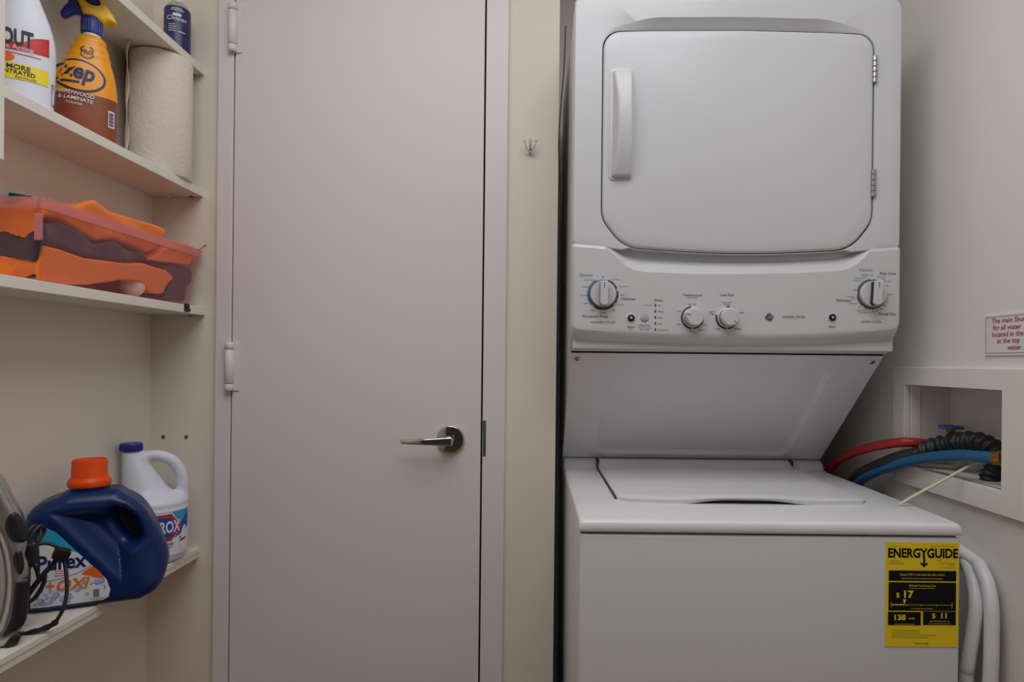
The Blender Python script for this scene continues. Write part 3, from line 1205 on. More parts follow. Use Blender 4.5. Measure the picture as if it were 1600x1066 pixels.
for s, px, py, al in (('Auto Load', 1135.5, 472.3, 'CENTER'), ('Sensing', 1135.5, 475.6, 'CENTER'), ('Super', 1116, 487.3, 'RIGHT'), ('Large', 1116, 490.7, 'RIGHT'), ('Small', 1155, 488.7, 'LEFT'), ('Large', 1121, 514, 'CENTER'), ('Medium', 1153, 514, 'CENTER')):
    ptxt(s, px, py, 2.4, 'ink', al)
for (cx, cy), arcs in (((1082, 496.5), ((-118, -62), (-60, -8), (-176, -120), (140, 176), (100, 138))), ((1136, 496.5), ((-4, 14), (-140, -75), (-176, -142), (100, 140), (142, 176)))):
    for a0, a1 in arcs:
        parc(cx, cy, 15.6, 18, a0, a1, 'ink', 10)
ptxt('WASHER', 1240.3, 495.8, 4.0, 'inkgrey', 'RIGHT', 0.80)
ptxt('|', 1242, 495.8, 4.0, 'inkgrey')
ptxt('DRYER', 1243.8, 495.8, 4.0, 'inkgrey', 'LEFT', 0.80)
ptxt('Start', 1300, 510.7, 4.0)
x, _, z = P(1007, 478, YC)
for (ax, az, bx, bz) in ((1007, 488, 1007, 477), (1007, 477, 1019, 477)):
    p, q = P(ax, az, YC), P(bx, bz, YC)
    w = 0.0003
    ink['ink'].add([(p[0] - w, YT, p[2] - w), (q[0] + w, YT, q[2] - w), (q[0] + w, YT, q[2] + w), (p[0] - w, YT, p[2] + w)], [(0, 1, 2, 3)])
for k_, mb in ink.items():
    mb.build('lettering', k_, panel)


# knobs
def disc_knob(px, py, rp, name, angle, big):
    x, _, z = P(px, py, YC)
    r = rp * K
    if big:
        q = MB().lathe([(r * 1.10, 0.0), (r * 1.10, 0.002), (r * 1.04, 0.003), (r, 0.0032), (r, 0.0085), (r * 0.96, 0.0105), (r * 0.3, 0.0115), (0, 0.0115)], (x, YC, z), 48, '-Y')
        kn = q.build(name, 'plastic', panel, True, flat_angle=35)
        MB().lathe([(r * 1.125, 0.0), (r * 1.125, 0.0026), (r * 1.05, 0.0033)], (x, YC, z), 48, '-Y').build('knob_ring', 'inkgrey', panel, True)
        c, s = math.cos(angle), math.sin(angle)

        def rot(a, b):
            return (x + a * c + b * s, z - a * s + b * c)
        bw, bl, bh = r * 0.30, r * 0.93, 0.027
        # bar: dark flanks, white top
        out = round_poly([(-bw, -bl, bw * 0.8), (bw, -bl, bw * 0.8), (bw, bl, bw * 0.3), (-bw, bl, bw * 0.3)])
        lev = []
        for hh, sc_ in ((0.010, 1.0), (bh - 0.005, 0.97)):
            lev.append([(rot(*(p * sc_))[0], YC - hh, rot(*(p * sc_))[1]) for p in out])
        MB().rings(lev, False, True).build('knob_grip_side', 'black', panel, True)
        lev = []
        for hh, sc_ in ((bh - 0.005, 1.0), (bh - 0.0015, 1.0), (bh, 0.93)):
            lev.append([(rot(*(p * sc_))[0], YC - hh - (0.0 if p[1] < 0 else 0.0), rot(*(p * sc_))[1]) for p in out])
        MB().rings(lev, True, True).build('knob_grip', 'plastic', panel, True, flat_angle=30)
        mk = MB()
        pts = [(-0.0006, bl * 0.45), (0.0006, bl * 0.45), (0.0006, bl * 0.92), (-0.0006, bl * 0.92)]
        mk.add([(rot(*p)[0], YC - bh - 0.0004, rot(*p)[1]) for p in pts], [(0, 1, 2, 3)])
        mk.build('pointer_mark', 'ink', panel)
    else:
        q = MB().lathe([(r, 0.0), (r, 0.005), (r * 0.93, 0.0065), (r * 0.86, 0.0065)], (x, YC, z), 40, '-Y')
        q.build('knob_skirt', 'grey', panel, True)
        q = MB()
        lev = []
        n_ = 48
        for hh, sc_ in ((0.006, 0.90), (0.020, 0.88), (0.0235, 0.85), (0.025, 0.78)):
            rg = []
            for k in range(n_):
                a = 2 * math.pi * k / n_
                # a small beak pointing along the angle
                d = (a - angle + math.pi) % (2 * math.pi) - math.pi
                rr = r * sc_ * (1.0 + 0.16 * math.exp(-(d / 0.28) ** 2))
                rg.append((x + rr * math.sin(a), YC - hh, z + rr * math.cos(a)))
            lev.append(list(reversed(rg)))
        q.rings(lev, False, True).build(name, 'plastic', panel, True, flat_angle=40)
        rg = []
        for k in range(n_):
            a = -2 * math.pi * k / n_
            rg.append((x + r * 0.915 * math.sin(a), z + r * 0.915 * math.cos(a)))
        MB().rings([[(a, YC - 0.0064, b) for a, b in rg], [(a, YC - 0.012, b) for a, b in rg]], False, False).build('knob_base', 'black', panel, True)
        mk = MB()
        c, s = math.cos(angle), math.sin(angle)
        pts = [(-0.0006, r * 0.5), (0.0006, r * 0.5), (0.0006, r * 0.98), (-0.0006, r * 0.98)]
        mk.add([(x + a * c + b * s, YC - 0.0255, z - a * s + b * c) for a, b in pts], [(0, 1, 2, 3)])
        mk.build('pointer_mark', 'ink', panel)


disc_knob(kx, ky, 20.0, 'washer_dial', 0.0, True)
disc_knob(kx2, ky2, 20.0, 'dryer_dial', 0.05, True)
disc_knob(1082, 496.5, 15.4, 'temperature_knob', -1.2, False)
disc_knob(1136, 496.5, 15.4, 'load_size_knob', 2.35, False)
for px, py in ((986, 496.8), (1300, 496)):
    x, _, z = P(px, py, YC)
    MB().lathe([(0.0095, 0), (0.0095, 0.0008), (0.0085, 0.0012)], (x, YC, z), 28, '-Y').build('button_ring', 'grey', panel, True)
    b = MB().lathe([(0.0076, 0), (0.0076, 0.0028), (0.0066, 0.0036), (0, 0.0036)], (x, YC, z), 28, '-Y').build('start_button', 'black', panel, True)
    MB().add([(x - 0.0016, YC - 0.004, z - 0.0027), (x + 0.0032, YC - 0.004, z), (x - 0.0016, YC - 0.004, z + 0.0027)], [(0, 1, 2)]).build('start_symbol', 'lblwhite', b)
x, _, z = P(1007, 496.5, YC)
b = MB().lathe([(0.0078, 0), (0.0078, 0.0014), (0.0070, 0.002), (0, 0.002)], (x, YC, z), 28, '-Y').build('rinse_button', 'plastic', panel, True)
q = MB()
q.arc((x, z), 0.0068, 0.0075, 0, 360, plane_y(YC - 0.0022), 28)
q.arc((x, z), 0.0037, 0.0042, 0, 360, plane_y(YC - 0.0023), 24)
for k in range(6):
    q.arc((x, z), 0.0004, 0.0028, k * 60 - 8, k * 60 + 8, plane_y(YC - 0.0023), 2)
q.build('rinse_symbol', 'ink', b)
for py in (477, 486.5, 496, 505.5, 515):
    x, _, z = P(1024, py, YC)
    MB().box(x - 0.0014, x + 0.0014, YC - 0.001, YC + 0.001, z - 0.0026, z + 0.0026, 0.0004).build('status_light', 'ink', panel)
# round maker's emblem
x, _, z = P(1202, 496, YC)
em = MB().lathe([(0.0086, 0), (0.0086, 0.0006), (0.0, 0.0006)], (x, YC, z), 32, '-Y').build('emblem', 'ink', panel, True)
q = MB()
q.arc((x, z), 0.0068, 0.0074, 0, 360, plane_y(YC - 0.0009), 30)
for k in range(4):
    q.arc((x, z), 0.0074, 0.0086, k * 90 + 20, k * 90 + 46, plane_y(YC - 0.0009), 4)
q.text('GE', plane_y(YC - 0.0009, x, z), 0.0092, 'CENTER', 0.8, 0.0, 0.3)
q.build('emblem_lettering', 'plastic', em)

# ---- energy label on the washer front
ex0, _, ez1 = P(1384, 847, WY)
ex1, _, ez0 = P(1496, 1011, WY)
EY = WY - 0.0012
el = MB().box(ex0, ex1, EY, WY - 0.0001, ez0, ez1).build('energy_label', 'yellow', wd)
bl, ye = MB(), MB()
ew, eh = ex1 - ex0, ez1 - ez0
fb, fy_ = plane_y(EY - 0.0004), plane_y(EY - 0.0008)
U = lambda a: ex0 + ew * a
Vv = lambda b: ez1 - eh * b


def et(mb, s, a, b, hgt, al='CENTER', sx=1.0, bold=0.0, fm=None):
    Yp = EY - (0.0004 if mb is bl else 0.0008)
    mb.text(s, plane_y(Yp, U(a), Vv(b)), hgt * eh / 0.70, al, sx, bold)


et(bl, 'U.S. Government', 0.05, 0.037, 0.010, 'LEFT')
et(bl, 'Federal law prohibits removal of this label before purchase', 0.95, 0.033, 0.009, 'RIGHT', 0.78)
et(bl, 'ENERGYGUIDE', 0.505, 0.107, 0.085, 'CENTER', 0.83, 0.035)
bl.rect(U(0.5) - 0.0019 + 0.003, U(0.5) + 0.0019 + 0.003, Vv(0.225), Vv(0.13), fb)
for s in (-1, 1):
    cx = U(0.5) + 0.003
    bl.add([fb(cx, Vv(0.238)), fb(cx, Vv(0.220)), fb(cx + s * 0.0052, Vv(0.190)), fb(cx + s * 0.0070, Vv(0.203))], [(0, 1, 2, 3) if s > 0 else (3, 2, 1, 0)])
et(bl, 'Clothes Washer', 0.05, 0.182, 0.011, 'LEFT')
et(bl, 'Capacity Class: Standard', 0.05, 0.204, 0.011, 'LEFT', 0.9)
et(bl, 'Models', 0.70, 0.172, 0.010, 'LEFT')
et(bl, 'Capacity (tub volume)', 0.95, 0.197, 0.011, 'RIGHT')
et(bl, 'cubic feet', 0.95, 0.215, 0.011, 'RIGHT')
et(bl, 'Capacity of the tub', 0.95, 0.240, 0.010, 'RIGHT')
for a0, a1, b0, b1 in ((0.04, 0.965, 0.270, 0.370), (0.04, 0.965, 0.383, 0.655), (0.035, 0.485, 0.667, 0.795), (0.515, 0.965, 0.660, 0.790)):
    bl.rect(U(a0), U(a1), Vv(b1), Vv(b0), fb)
et(ye, 'Compare ONLY to other labels with yellow numbers.', 0.5, 0.308, 0.021, 'CENTER', 0.66)
et(ye, 'Labels with yellow numbers are based on the same test procedures.', 0.5, 0.345, 0.014, 'CENTER', 0.72)
et(ye, 'Estimated Yearly Energy Cost', 0.5, 0.414, 0.020, 'CENTER', 0.75)
et(ye, '(when used with an electric water heater)', 0.5, 0.438, 0.012, 'CENTER', 0.8)
et(ye, '$', 0.165, 0.507, 0.045, 'CENTER', 1.1, 0.012)
et(ye, '17', 0.30, 0.500, 0.066, 'CENTER', 1.12, 0.035)
ye.add([fy_(U(0.235), Vv(0.545)), fy_(U(0.25), Vv(0.585)), fy_(U(0.265), Vv(0.585)), fy_(U(0.28), Vv(0.545))], [(0, 1, 2, 3)])
ye.rect(U(0.075), U(0.26), Vv(0.603), Vv(0.592), fy_)
ye.rect(U(0.26), U(0.91), Vv(0.600), Vv(0.597), fy_)
for a in (0.075, 0.91):
    ye.rect(U(a) - 0.0004, U(a) + 0.0004, Vv(0.625), Vv(0.57), fy_)
for a in (0.28, 0.49, 0.70):
    ye.rect(U(a) - 0.0003, U(a) + 0.0003, Vv(0.612), Vv(0.592), fy_)
et(ye, 'Cost Range of Similar Models', 0.5, 0.633, 0.012)
et(ye, '138', 0.19, 0.722, 0.050, 'CENTER', 1.12, 0.035)
et(ye, 'kWh', 0.36, 0.730, 0.020, 'CENTER')
et(ye, 'Estimated Yearly Electricity Use', 0.26, 0.783, 0.011, 'CENTER', 0.95)
et(ye, '$', 0.66, 0.702, 0.046, 'CENTER', 1.1, 0.012)
et(ye, '11', 0.80, 0.702, 0.050, 'CENTER', 1.12, 0.035)
et(ye, 'Estimated Yearly Energy Cost', 0.74, 0.752, 0.011, 'CENTER')
et(ye, '(when used with a natural gas water heater)', 0.74, 0.775, 0.009, 'CENTER', 0.9)
for k, s in enumerate(('Your cost will depend on your utility rates and use.', 'Cost range based only on standard capacity models.', 'Estimated operating cost based on six wash loads a week and a national average',
                       'electricity cost and natural gas cost. Estimated yearly electricity use.')):
    et(bl, s, 0.09, 0.845 + 0.022 * k, 0.011, 'LEFT', 0.82)
et(bl, 'ftc.gov/energy', 0.5, 0.967, 0.016)
bl.build('lettering', 'labelblack', el)
ye.build('lettering', 'yellow', el)
# ================================================================ plumbing box and hoses
bx = empty('plumbing_box', (XR, (BY0 + BY1) / 2, BZ0 - 0.043), label='white framed recessed plumbing box in the right wall', cat='plumbing box')
FD = 0.012
oy0, oy1, oz0, oz1 = 1.100, 1.503, EYE - 0.270, EYE - 0.0035
XF = XR - FD
m = MB()
ro = [(oy0, oz0), (oy1, oz0), (oy1, oz1), (oy0, oz1)]
ri = [(BY0, BZ0), (BY1, BZ0), (BY1, BZ1), (BY0, BZ1)]
gr = lambda q, d: [(a + (d if a > 1.3 else -d), b + (d if b > EYE - 0.13 else -d)) for a, b in q]
m.rings([[(xx, a, b) for a, b in q] for xx, q in ((XR + 0.001, ro), (XF + 0.0015, ro), (XF, gr(ro, -0.0015)), (XF, gr(ri, 0.001)), (XF + 0.001, ri), (XR + 0.002, ri))], False, False)
m.build('frame', 'box', bx)
m = MB()
X2 = XR + 0.093
e_ = 0.0012
a0, a1, b0, b1 = BY0 + e_, BY1 - e_, BZ0 + e_, BZ1 - e_
m.add([(X2, a0, b0), (X2, a1, b0), (X2, a1, b1), (X2, a0, b1), (XR, a0, b0), (XR, a1, b0), (XR, a1, b1), (XR, a0, b1)],
      [(0, 3, 2, 1), (5, 1, 2, 6), (4, 7, 3, 0), (7, 6, 2, 3), (4, 0, 1, 5)])
m.build('recess', 'box_in', bx)
# inner return strip of the frame at the far side
MB().box(XR + 0.001, XR + 0.022, BY1 - 0.004, BY1 - 0.0005, BZ0, BZ1).build('return_strip', 'box', bx)

# cold water valve
vx, vy, vz = PX(1486, 668, 0.915)
vv = empty('water_valve', (vx, vy, vz - 0.06), label='blue handled cold water valve inside the wall recess', cat='valve')
m = MB()
n = 60
rg = lambda hh, sc: [(vx + (0.0235 + 0.0030 * math.cos(6 * a)) * sc * math.cos(a), vy + (0.0235 + 0.0030 * math.cos(6 * a)) * sc * math.sin(a), vz + hh) for a in [2 * math.pi * k / n for k in range(n)]]
m.rings([rg(-0.003, 0.88), rg(-0.002, 1.0), rg(0.002, 1.0), rg(0.004, 0.88), rg(0.0025, 0.6), rg(0.0025, 0.3)])
m.build('handwheel', 'valveblue', vv, True)
MB().lathe([(0.0075, -0.060), (0.0075, -0.035), (0.0055, -0.033), (0.0055, -0.012), (0.009, -0.009), (0.009, -0.002), (0.004, 0.0), (0.004, 0.006), (0, 0.006)], (vx, vy, vz), 20).build('stem', 'brass', vv, True)
MB().cyl((vx, vy, vz - 0.05), (X2, vy, vz - 0.05), 0.009, n=18).build('pipe', 'brass', vv, True)

hose = {}
# red hose
pr = smooth_path([P(1475, 702, 1.425), P(1448, 694, 1.425), P(1422, 691.5, 1.428), P(1398, 692.5, 1.450), P(1350, 702, 1.535), P(1312, 719, 1.655), P(1290, 745, 1.73), (0.80, 1.80, 0.75), (0.80, 1.84, 0.5), (0.79, 1.88, 0.2)], 10)
tag(MB().tube(pr, 0.0108, 18).build('water_hose', 'red', None, True), 'red water hose running from the wall recess behind the washer', 'hose', 'hoses beside the washer dryer')
# black drain hose: smooth part and ribbed part
pk = [P(1563, 716, 1.245), P(1549, 702, 1.262), P(1526, 692, 1.295), P(1497, 692, 1.335), P(1469, 698, 1.365), P(1443, 706, 1.40)]
ps = [P(1443, 706, 1.40), P(1420, 711.5, 1.42), P(1393, 719, 1.455), P(1345, 741, 1.56), P(1315, 770, 1.66), (0.803, 1.78, 0.80), (0.80, 1.83, 0.5), (0.79, 1.86, 0.2)]
dh = empty('drain_hose', tuple(ps[0]), label='black corrugated drain hose bending out of the wall recess', cat='hose', group='hoses beside the washer dryer')
MB().tube(smooth_path(ps, 10), 0.0135, 18).build('smooth_section', 'rubber', dh, True)
cp = smooth_path(pk, 26)
L = len(cp)
rr = []
for i in range(L):
    ph = i / L * 10.5
    rr.append(0.0150 + 0.0085 * (0.5 + 0.5 * math.cos(2 * math.pi * ph)))
MB().tube(cp, rr, 22).build('ribbed_section', 'rubber', dh, True)
MB().tube(smooth_path([P(1563, 716, 1.245), P(1556, 728, 1.25), P(1548, 742, 1.255), P(1546, 758, 1.26)], 8), [0.0155 + 0.0035 * (i % 3 == 0) for i in range(25)], 18).build('standpipe_end', 'rubber', dh, True)
# blue hose
pb = smooth_path([P(1556, 716, 1.185), P(1530, 714, 1.215), P(1495, 712, 1.27), P(1440, 717, 1.365), P(1392, 729, 1.455), P(1350, 747, 1.545), P(1318, 775, 1.65), (0.80, 1.76, 0.78), (0.79, 1.80, 0.5), (0.79, 1.84, 0.2)], 10)
bh_ = empty('water_hose', tuple(pb[0]), label='blue water hose with brass end running out of the recess', cat='hose', group='hoses beside the washer dryer')
MB().tube(pb, 0.0112, 18).build('tube', 'blue', bh_, True)
q0, q1 = Vector(P(1554, 716, 1.187)), Vector(P(1568, 716, 1.172))
MB().tube([q0, q0 + (q1 - q0) * 0.5, q0 + (q1 - q0) * 0.55, q1], [0.0128, 0.0128, 0.0142, 0.0142], 18).build('coupling', 'brass', bh_, True)
# thin cream cord
tag(MB().tube(smooth_path([P(1530, 722, 1.24), P(1515, 728, 1.245), P(1475, 750, 1.25), P(1428, 775, 1.262), P(1404, 789, 1.268)], 6), 0.0026, 10).build('thin_cord', 'cord', None, True),
    'thin cream coloured cord reaching from the recess to the washer top', 'cord')
# white hoses next to the washer
tag(MB().tube(smooth_path([(0.838, 1.55, 0.85), P(1500, 868, 1.27), P(1511, 880, 1.235), P(1520, 905, 1.20), P(1525, 945, 1.175), P(1520, 990, 1.172), P(1512, 1040, 1.175), P(1509, 1085, 1.18), (0.80, 1.18, 0.20), (0.80, 1.25, 0.06)], 8), 0.0118, 16).build('white_hose', 'hosewhite', None, True),
    'white hose close against the washer side, curving back behind it', 'hose', 'hoses beside the washer dryer')
tag(MB().tube(smooth_path([(0.848, 1.40, 0.83), P(1519, 874, 1.225), P(1532, 888, 1.195), P(1543, 913, 1.17), P(1549, 950, 1.155), P(1549, 1010, 1.15), P(1547, 1066, 1.15), (0.83, 1.16, 0.35), (0.83, 1.22, 0.06)], 8), 0.0122, 16).build('white_hose', 'hosewhite', None, True),
    'white hose hanging between the washer and the right wall, nearest the wall', 'hose', 'hoses beside the washer dryer')
# cord and blue bag in the narrow gap left of the dryer
tag(MB().tube(smooth_path([P(884, 40, 1.56), P(881, 110, 1.56), P(876, 170, 1.56), P(873, 230, 1.56), P(876, 330, 1.58), (0.073, 1.62, 1.2)], 8), 0.0016, 8).build('hanging_cord', 'black', None, True),
    'thin black cord hanging in the gap beside the dryer', 'cord')

# ---------------------------------------------------------------- sign on the right wall
sy1 = PX(1541, 520, XR)[1]
sz1, sz0 = PX(1541, 493.5, XR)[2], PX(1541, 556, XR)[2]
sy0 = sy1 - 0.205
sg = empty('wall_sign', (XR, (sy0 + sy1) / 2, sz0), label='white sign with red lettering on the right wall', cat='sign')
MB().box(XR - 0.0035, XR + 0.0005, sy0, sy1, sz0, sz1, 0.0008).build('board', 'signw', sg)
xs_ = XR - 0.0039
fs = lambda cy, cz: (lambda a, b: (xs_, cy - a, cz + b))
m = MB()
g0 = fs(0, 0)
i_ = 0.0042
ya, yb, za, zb2 = sy1 - i_, sy0 + i_, sz0 + i_, sz1 - i_
w = 0.0008
for (a0, a1, b0, b1) in ((ya, yb, za, za + w), (ya, yb, zb2 - w, zb2), (ya, ya - w, za, zb2), (yb + w, yb, za, zb2)):
    m.add([(xs_, a0, b0), (xs_, a1, b0), (xs_, a1, b1), (xs_, a0, b1)], [(0, 1, 2, 3)])
for s, px, py in (('The main Shut', 1552.5, 502.5), ('for all water', 1554.5, 513), ('located in the', 1553, 523.5), ('at the top', 1561, 533.2), ('water', 1577.5, 543.2)):
    p = PX(px, py, XR)
    m.text(s, fs(p[1], p[2]), 0.0128, 'LEFT', 1.08, 0.012)
m.build('lettering', 'signred', sg)

# ================================================================ things on the shelves
Z1, Z2, Z3, Z4 = shelf_z[1], shelf_z[2], shelf_z[3], shelf_z[4]
R35 = math.radians


def catmull_rows(rows, k=6):
    return smooth_path(rows, k)


class Bottle:
    """lofted bottle: rows (z, cx, a, b), superellipse exponent n"""

    def __init__(self, rows, n=2.6, k=6):
        self.rows = np.array(catmull_rows(rows, k))
        self.n = n

    def par(self, z):
        r = self.rows
        return [float(np.interp(z, r[:, 0], r[:, i])) for i in (1, 2, 3)]

    def mesh(self, seg=56, z0=None, z1=None, grow=0.0):
        rings = []
        for z, cx, a, b in self.rows:
            if z0 is not None and z < z0 - 1e-6 or z1 is not None and z > z1 + 1e-6:
                continue
            rg = []
            for i in range(seg):
                t = 2 * math.pi * i / seg
                c, s = math.cos(t), math.sin(t)
                e = 2 / self.n
                rg.append((cx + (a + grow) * math.copysign(abs(c) ** e, c), (b + grow) * math.copysign(abs(s) ** e, s), z))
            rings.append(rg)
        return MB().rings(rings)

    def front(self, off=0.0006):
        def g(x, z):
            cx, a, b = self.par(z)
            u = min(0.995, abs((x - cx) / a))
            return (x, -b * (1 - u ** self.n) ** (1 / self.n) - off, z)
        return g


def trigger_head(root, zc, cx, head, blue, collar, s=1.0, yellow_logo=True):
    """collar, yellow shroud, trigger lever, nozzle; trigger to the left (-x)"""
    T = lambda px, py: (cx + (px - 134) * 0.001016 * s, zc + (58 - py) * 0.00124 * s)
    col = MB().lathe([(0.0175, 0.0), (0.0178, 0.002), (0.0178, 0.030), (0.0165, 0.0325), (0.0, 0.0325)], (cx, 0, zc + 0.004), 40)
    for k in range(24):
        a = 2 * math.pi * k / 24
        col.box(cx + 0.0174 * math.cos(a) - 0.0008, cx + 0.0174 * math.cos(a) + 0.0008, 0.0174 * math.sin(a) - 0.0008, 0.0174 * math.sin(a) + 0.0008, zc + 0.006, zc + 0.031)
    col.build('collar', collar, root, True, True)
    sh = [T(*p) for p in ((120, 27), (152, 36), (158, 33), (172, 31.5), (175, 29.5), (169, 19), (157, 5), (146, -6), (126, -14), (100, -14), (90, -10), (92, -4), (104, 0), (114, 12))]

    def f(X, Y, Z):
        return extr(sd_poly(X, Z, sh), Y, 0.0155, 0.008)
    xs_ = [p[0] for p in sh]
    zs_ = [p[1] for p in sh]
    hm_ = sdf_mesh(f, (min(xs_) - 0.006, -0.022, min(zs_) - 0.006), (max(xs_) + 0.006, 0.022, max(zs_) + 0.006), 0.0018)
    hd_ = hm_.build('trigger_head', head, root, True, True)
    tr = [T(*p) for p in ((97, -4), (106, 1), (113, 11), (120, 23), (118, 27), (108, 27), (99, 34), (93, 38), (87, 37), (85, 31), (92, 20), (98, 12), (95, 2))]

    def ft(X, Y, Z):
        return extr(sd_poly(X, Z, tr), Y, 0.0085, 0.004)
    xs_ = [p[0] for p in tr]
    zs_ = [p[1] for p in tr]
    sdf_mesh(ft, (min(xs_) - 0.005, -0.013, min(zs_) - 0.005), (max(xs_) + 0.005, 0.013, max(zs_) + 0.005), 0.0016).build('trigger', blue, root, True, True)
    a = T(92, -8)
    nz_ = MB()
    rg = []
    for xx, r in ((0.0, 0.008), (-0.012, 0.008), (-0.013, 0.006), (-0.013, 0.0025), (-0.010, 0.0025)):
        rg.append([(a[0] + xx, r * math.cos(q), a[1] + r * math.sin(q)) for q in [2 * math.pi * k / 20 for k in range(20)]])
    nz_.rings(rg).build('nozzle', blue, root, True, True)
    return hd_, sdf_front(f, -0.03, 0.02)


# ---- yellow floor cleaner spray bottle
zp = empty('spray_bottle', (-0.868, 1.237, Z2), R35(33), 'yellow and brown hardwood floor cleaner spray bottle with blue trigger', 'spray bottle', 'bottles on the shelves')
zb_ = Bottle([(0.0, 0, 0.044, 0.026), (0.003, 0, 0.047, 0.029), (0.02, 0, 0.0495, 0.031), (0.06, 0, 0.050, 0.031), (0.09, 0, 0.050, 0.031), (0.115, 0, 0.048, 0.030), (0.135, 0.001, 0.044, 0.029), (0.150, 0.0025, 0.0385, 0.027),
              (0.158, 0.003, 0.0355, 0.0262), (0.164, 0.0035, 0.0352, 0.026), (0.172, 0.004, 0.0315, 0.0245), (0.179, 0.0045, 0.0312, 0.024), (0.187, 0.005, 0.0265, 0.0225), (0.194, 0.006, 0.0255, 0.022), (0.201, 0.0065, 0.0215, 0.0195), (0.205, 0.007, 0.016, 0.016)], 2.5, 5)
zb_.mesh().build('bottle', 'zyellow', zp, True, True)
MB().lathe([(0.0158, 0.203), (0.0158, 0.209), (0.014, 0.212), (0, 0.212)], (0.007, 0, 0), 28).build('neck', 'lblwhite', zp, True, True)
hd_, hf = trigger_head(zp, 0.206, 0.007, 'zhead', 'zblue', 'zblue')
m = MB().poly(ell(0.008, 0.271, 0.0135, 0.0085, 30, -0.15), hf)
lg = m.build('print_badge', 'lblnavy', hd_, True, True)
g = zb_.front()
# lower label sleeve follows the whole bottle
zb_.mesh(z0=0.004, z1=0.0885, grow=0.0004).build('lower_label', 'zbrown', zp, True, True)
m = MB().poly(ell(-0.012, 0.1175, 0.0435, 0.0315, 48, -0.10), lift(g, 0.0004))
ov = m.build('label_oval', 'lblnavy', zp, True, True)
MB().poly(ell(-0.012, 0.1175, 0.0395, 0.0275, 48, -0.10), lift(g, 0.0009)).build('oval_field', 'zyellow', ov, True, True)
sk = lambda gg, cx, cz, rot: (lambda a, b: gg(cx + a * math.cos(rot) - b * math.sin(rot), cz + a * math.sin(rot) + b * math.cos(rot)))
m = MB()
m.text('zep', sk(lift(g, 0.0014), -0.0115, 0.1240, -0.12), 0.044, 'CENTER', 0.80, 0.03, 0.15)
m.rect(-0.040, -0.010, 0.1015, 0.1060, lift(g, 0.0014))
m.text('PRO', shift(lift(g, 0.0012), 0.001, 0.166), 0.0105, 'CENTER', 1.0, 0.02)
m.arc((0.001, 0.166), 0.0108, 0.0122, 20, 70, lift(g, 0.0012))
m.arc((0.001, 0.166), 0.0108, 0.0122, -70, -20, lift(g, 0.0012))
m.arc((0.001, 0.166), 0.0108, 0.0122, 115, 245, lift(g, 0.0012), 16)
m.build('lettering', 'lblnavy', zp, False, True)
m = MB()
m.text('HARDWOOD', sk(lift(g, 0.0012), -0.017, 0.082, -0.10), 0.0098, 'CENTER', 1.02, 0.012)
m.text('& LAMINATE', sk(lift(g, 0.0012), -0.016, 0.072, -0.10), 0.0098, 'CENTER', 1.0, 0.012)
m.text('CLEANER', sk(lift(g, 0.0012), -0.018, 0.063, -0.10), 0.0062, 'CENTER', 1.0, 0.0)
m.build('lettering', 'lblwhite', zp, False, True)
bc = MB()
bc.rect(0.0355, 0.0455, 0.030, 0.062, lift(g, 0.0010))
bc_o = bc.build('barcode_field', 'lblwhite', zp, False, True)
m = MB()
for k in range(11):
    z = 0.033 + k * 0.0024
    m.rect(0.037, 0.0442, z, z + 0.0010 + 0.0006 * (k % 3 == 0), lift(g, 0.0014))
m.build('barcode', 'lblnavy', bc_o, False, True)

# ---- white stain remover spray bottle
so = empty('spray_bottle', (-0.868, 1.073, Z2), R35(37), 'white stain remover spray bottle with red and yellow label, beside the upright board', 'spray bottle', 'bottles on the shelves')
sb = Bottle([(0.0, 0, 0.044, 0.026), (0.003, 0, 0.047, 0.029), (0.02, 0, 0.0485, 0.031), (0.06, 0, 0.050, 0.031), (0.10, 0, 0.0505, 0.031), (0.125, 0, 0.048, 0.030), (0.15, 0, 0.042, 0.028), (0.175, 0, 0.033, 0.025),
             (0.20, 0, 0.024, 0.021), (0.213, 0, 0.0165, 0.0165), (0.220, 0, 0.016, 0.016)], 2.5, 5)
sb.mesh().build('bottle', 'clorox', so, True, True)
trigger_head(so, 0.218, 0.0, 'lblred', 'lblorange', 'lblwhite', 0.95)
g = sb.front()
g1, g2 = lift(g, 0.0003), lift(g, 0.0008)
m = MB()
m.poly([(0.018, 0.112), (0.041, 0.121), (0.041, 0.090), (-0.040, 0.085), (-0.040, 0.099), (0.018, 0.101)], g1)
m.rect(-0.034, 0.030, 0.0815, 0.0828, g1)
red_ = m.build('red_band', 'lblred', so, False, True)
m = MB().rect(-0.040, 0.0405, 0.040, 0.0655, g1)
yb_ = m.build('yellow_band', 'lblyellow', so, False, True)
m = MB().poly(ell(-0.022, 0.0735, 0.018, 0.008, 30, 0.1), g1)
m.build('fruit_print', 'lblorange', so, False, True)
m = MB()
m.text('SHOUT', shift(g2, -0.0125, 0.107), 0.036, 'CENTER', 0.54, 0.035)
m.text('2X MORE', shift(g2, -0.008, 0.0590), 0.0108, 'CENTER', 1.1, 0.02)
m.text('CONCENTRATED', shift(g2, -0.014, 0.0505), 0.0095, 'CENTER', 0.98, 0.02)
m.text('formula', shift(g2, 0.010, 0.0435), 0.0065, 'CENTER', 1.4, 0.0, 0.2)
m.build('lettering', 'ink', so, False, True)
m = MB()
m.text('Triple Acting', shift(g2, -0.008, 0.0915), 0.0108, 'CENTER', 1.0)
m.build('lettering', 'lblwhite', so, False, True)
m = MB()
for k in range(9):
    z = 0.012 + k * 0.0042
    m.rect(0.0445, 0.0485, z, z + 0.0022, g1)
m.build('barcode', 'lblnavy', so, False, True)

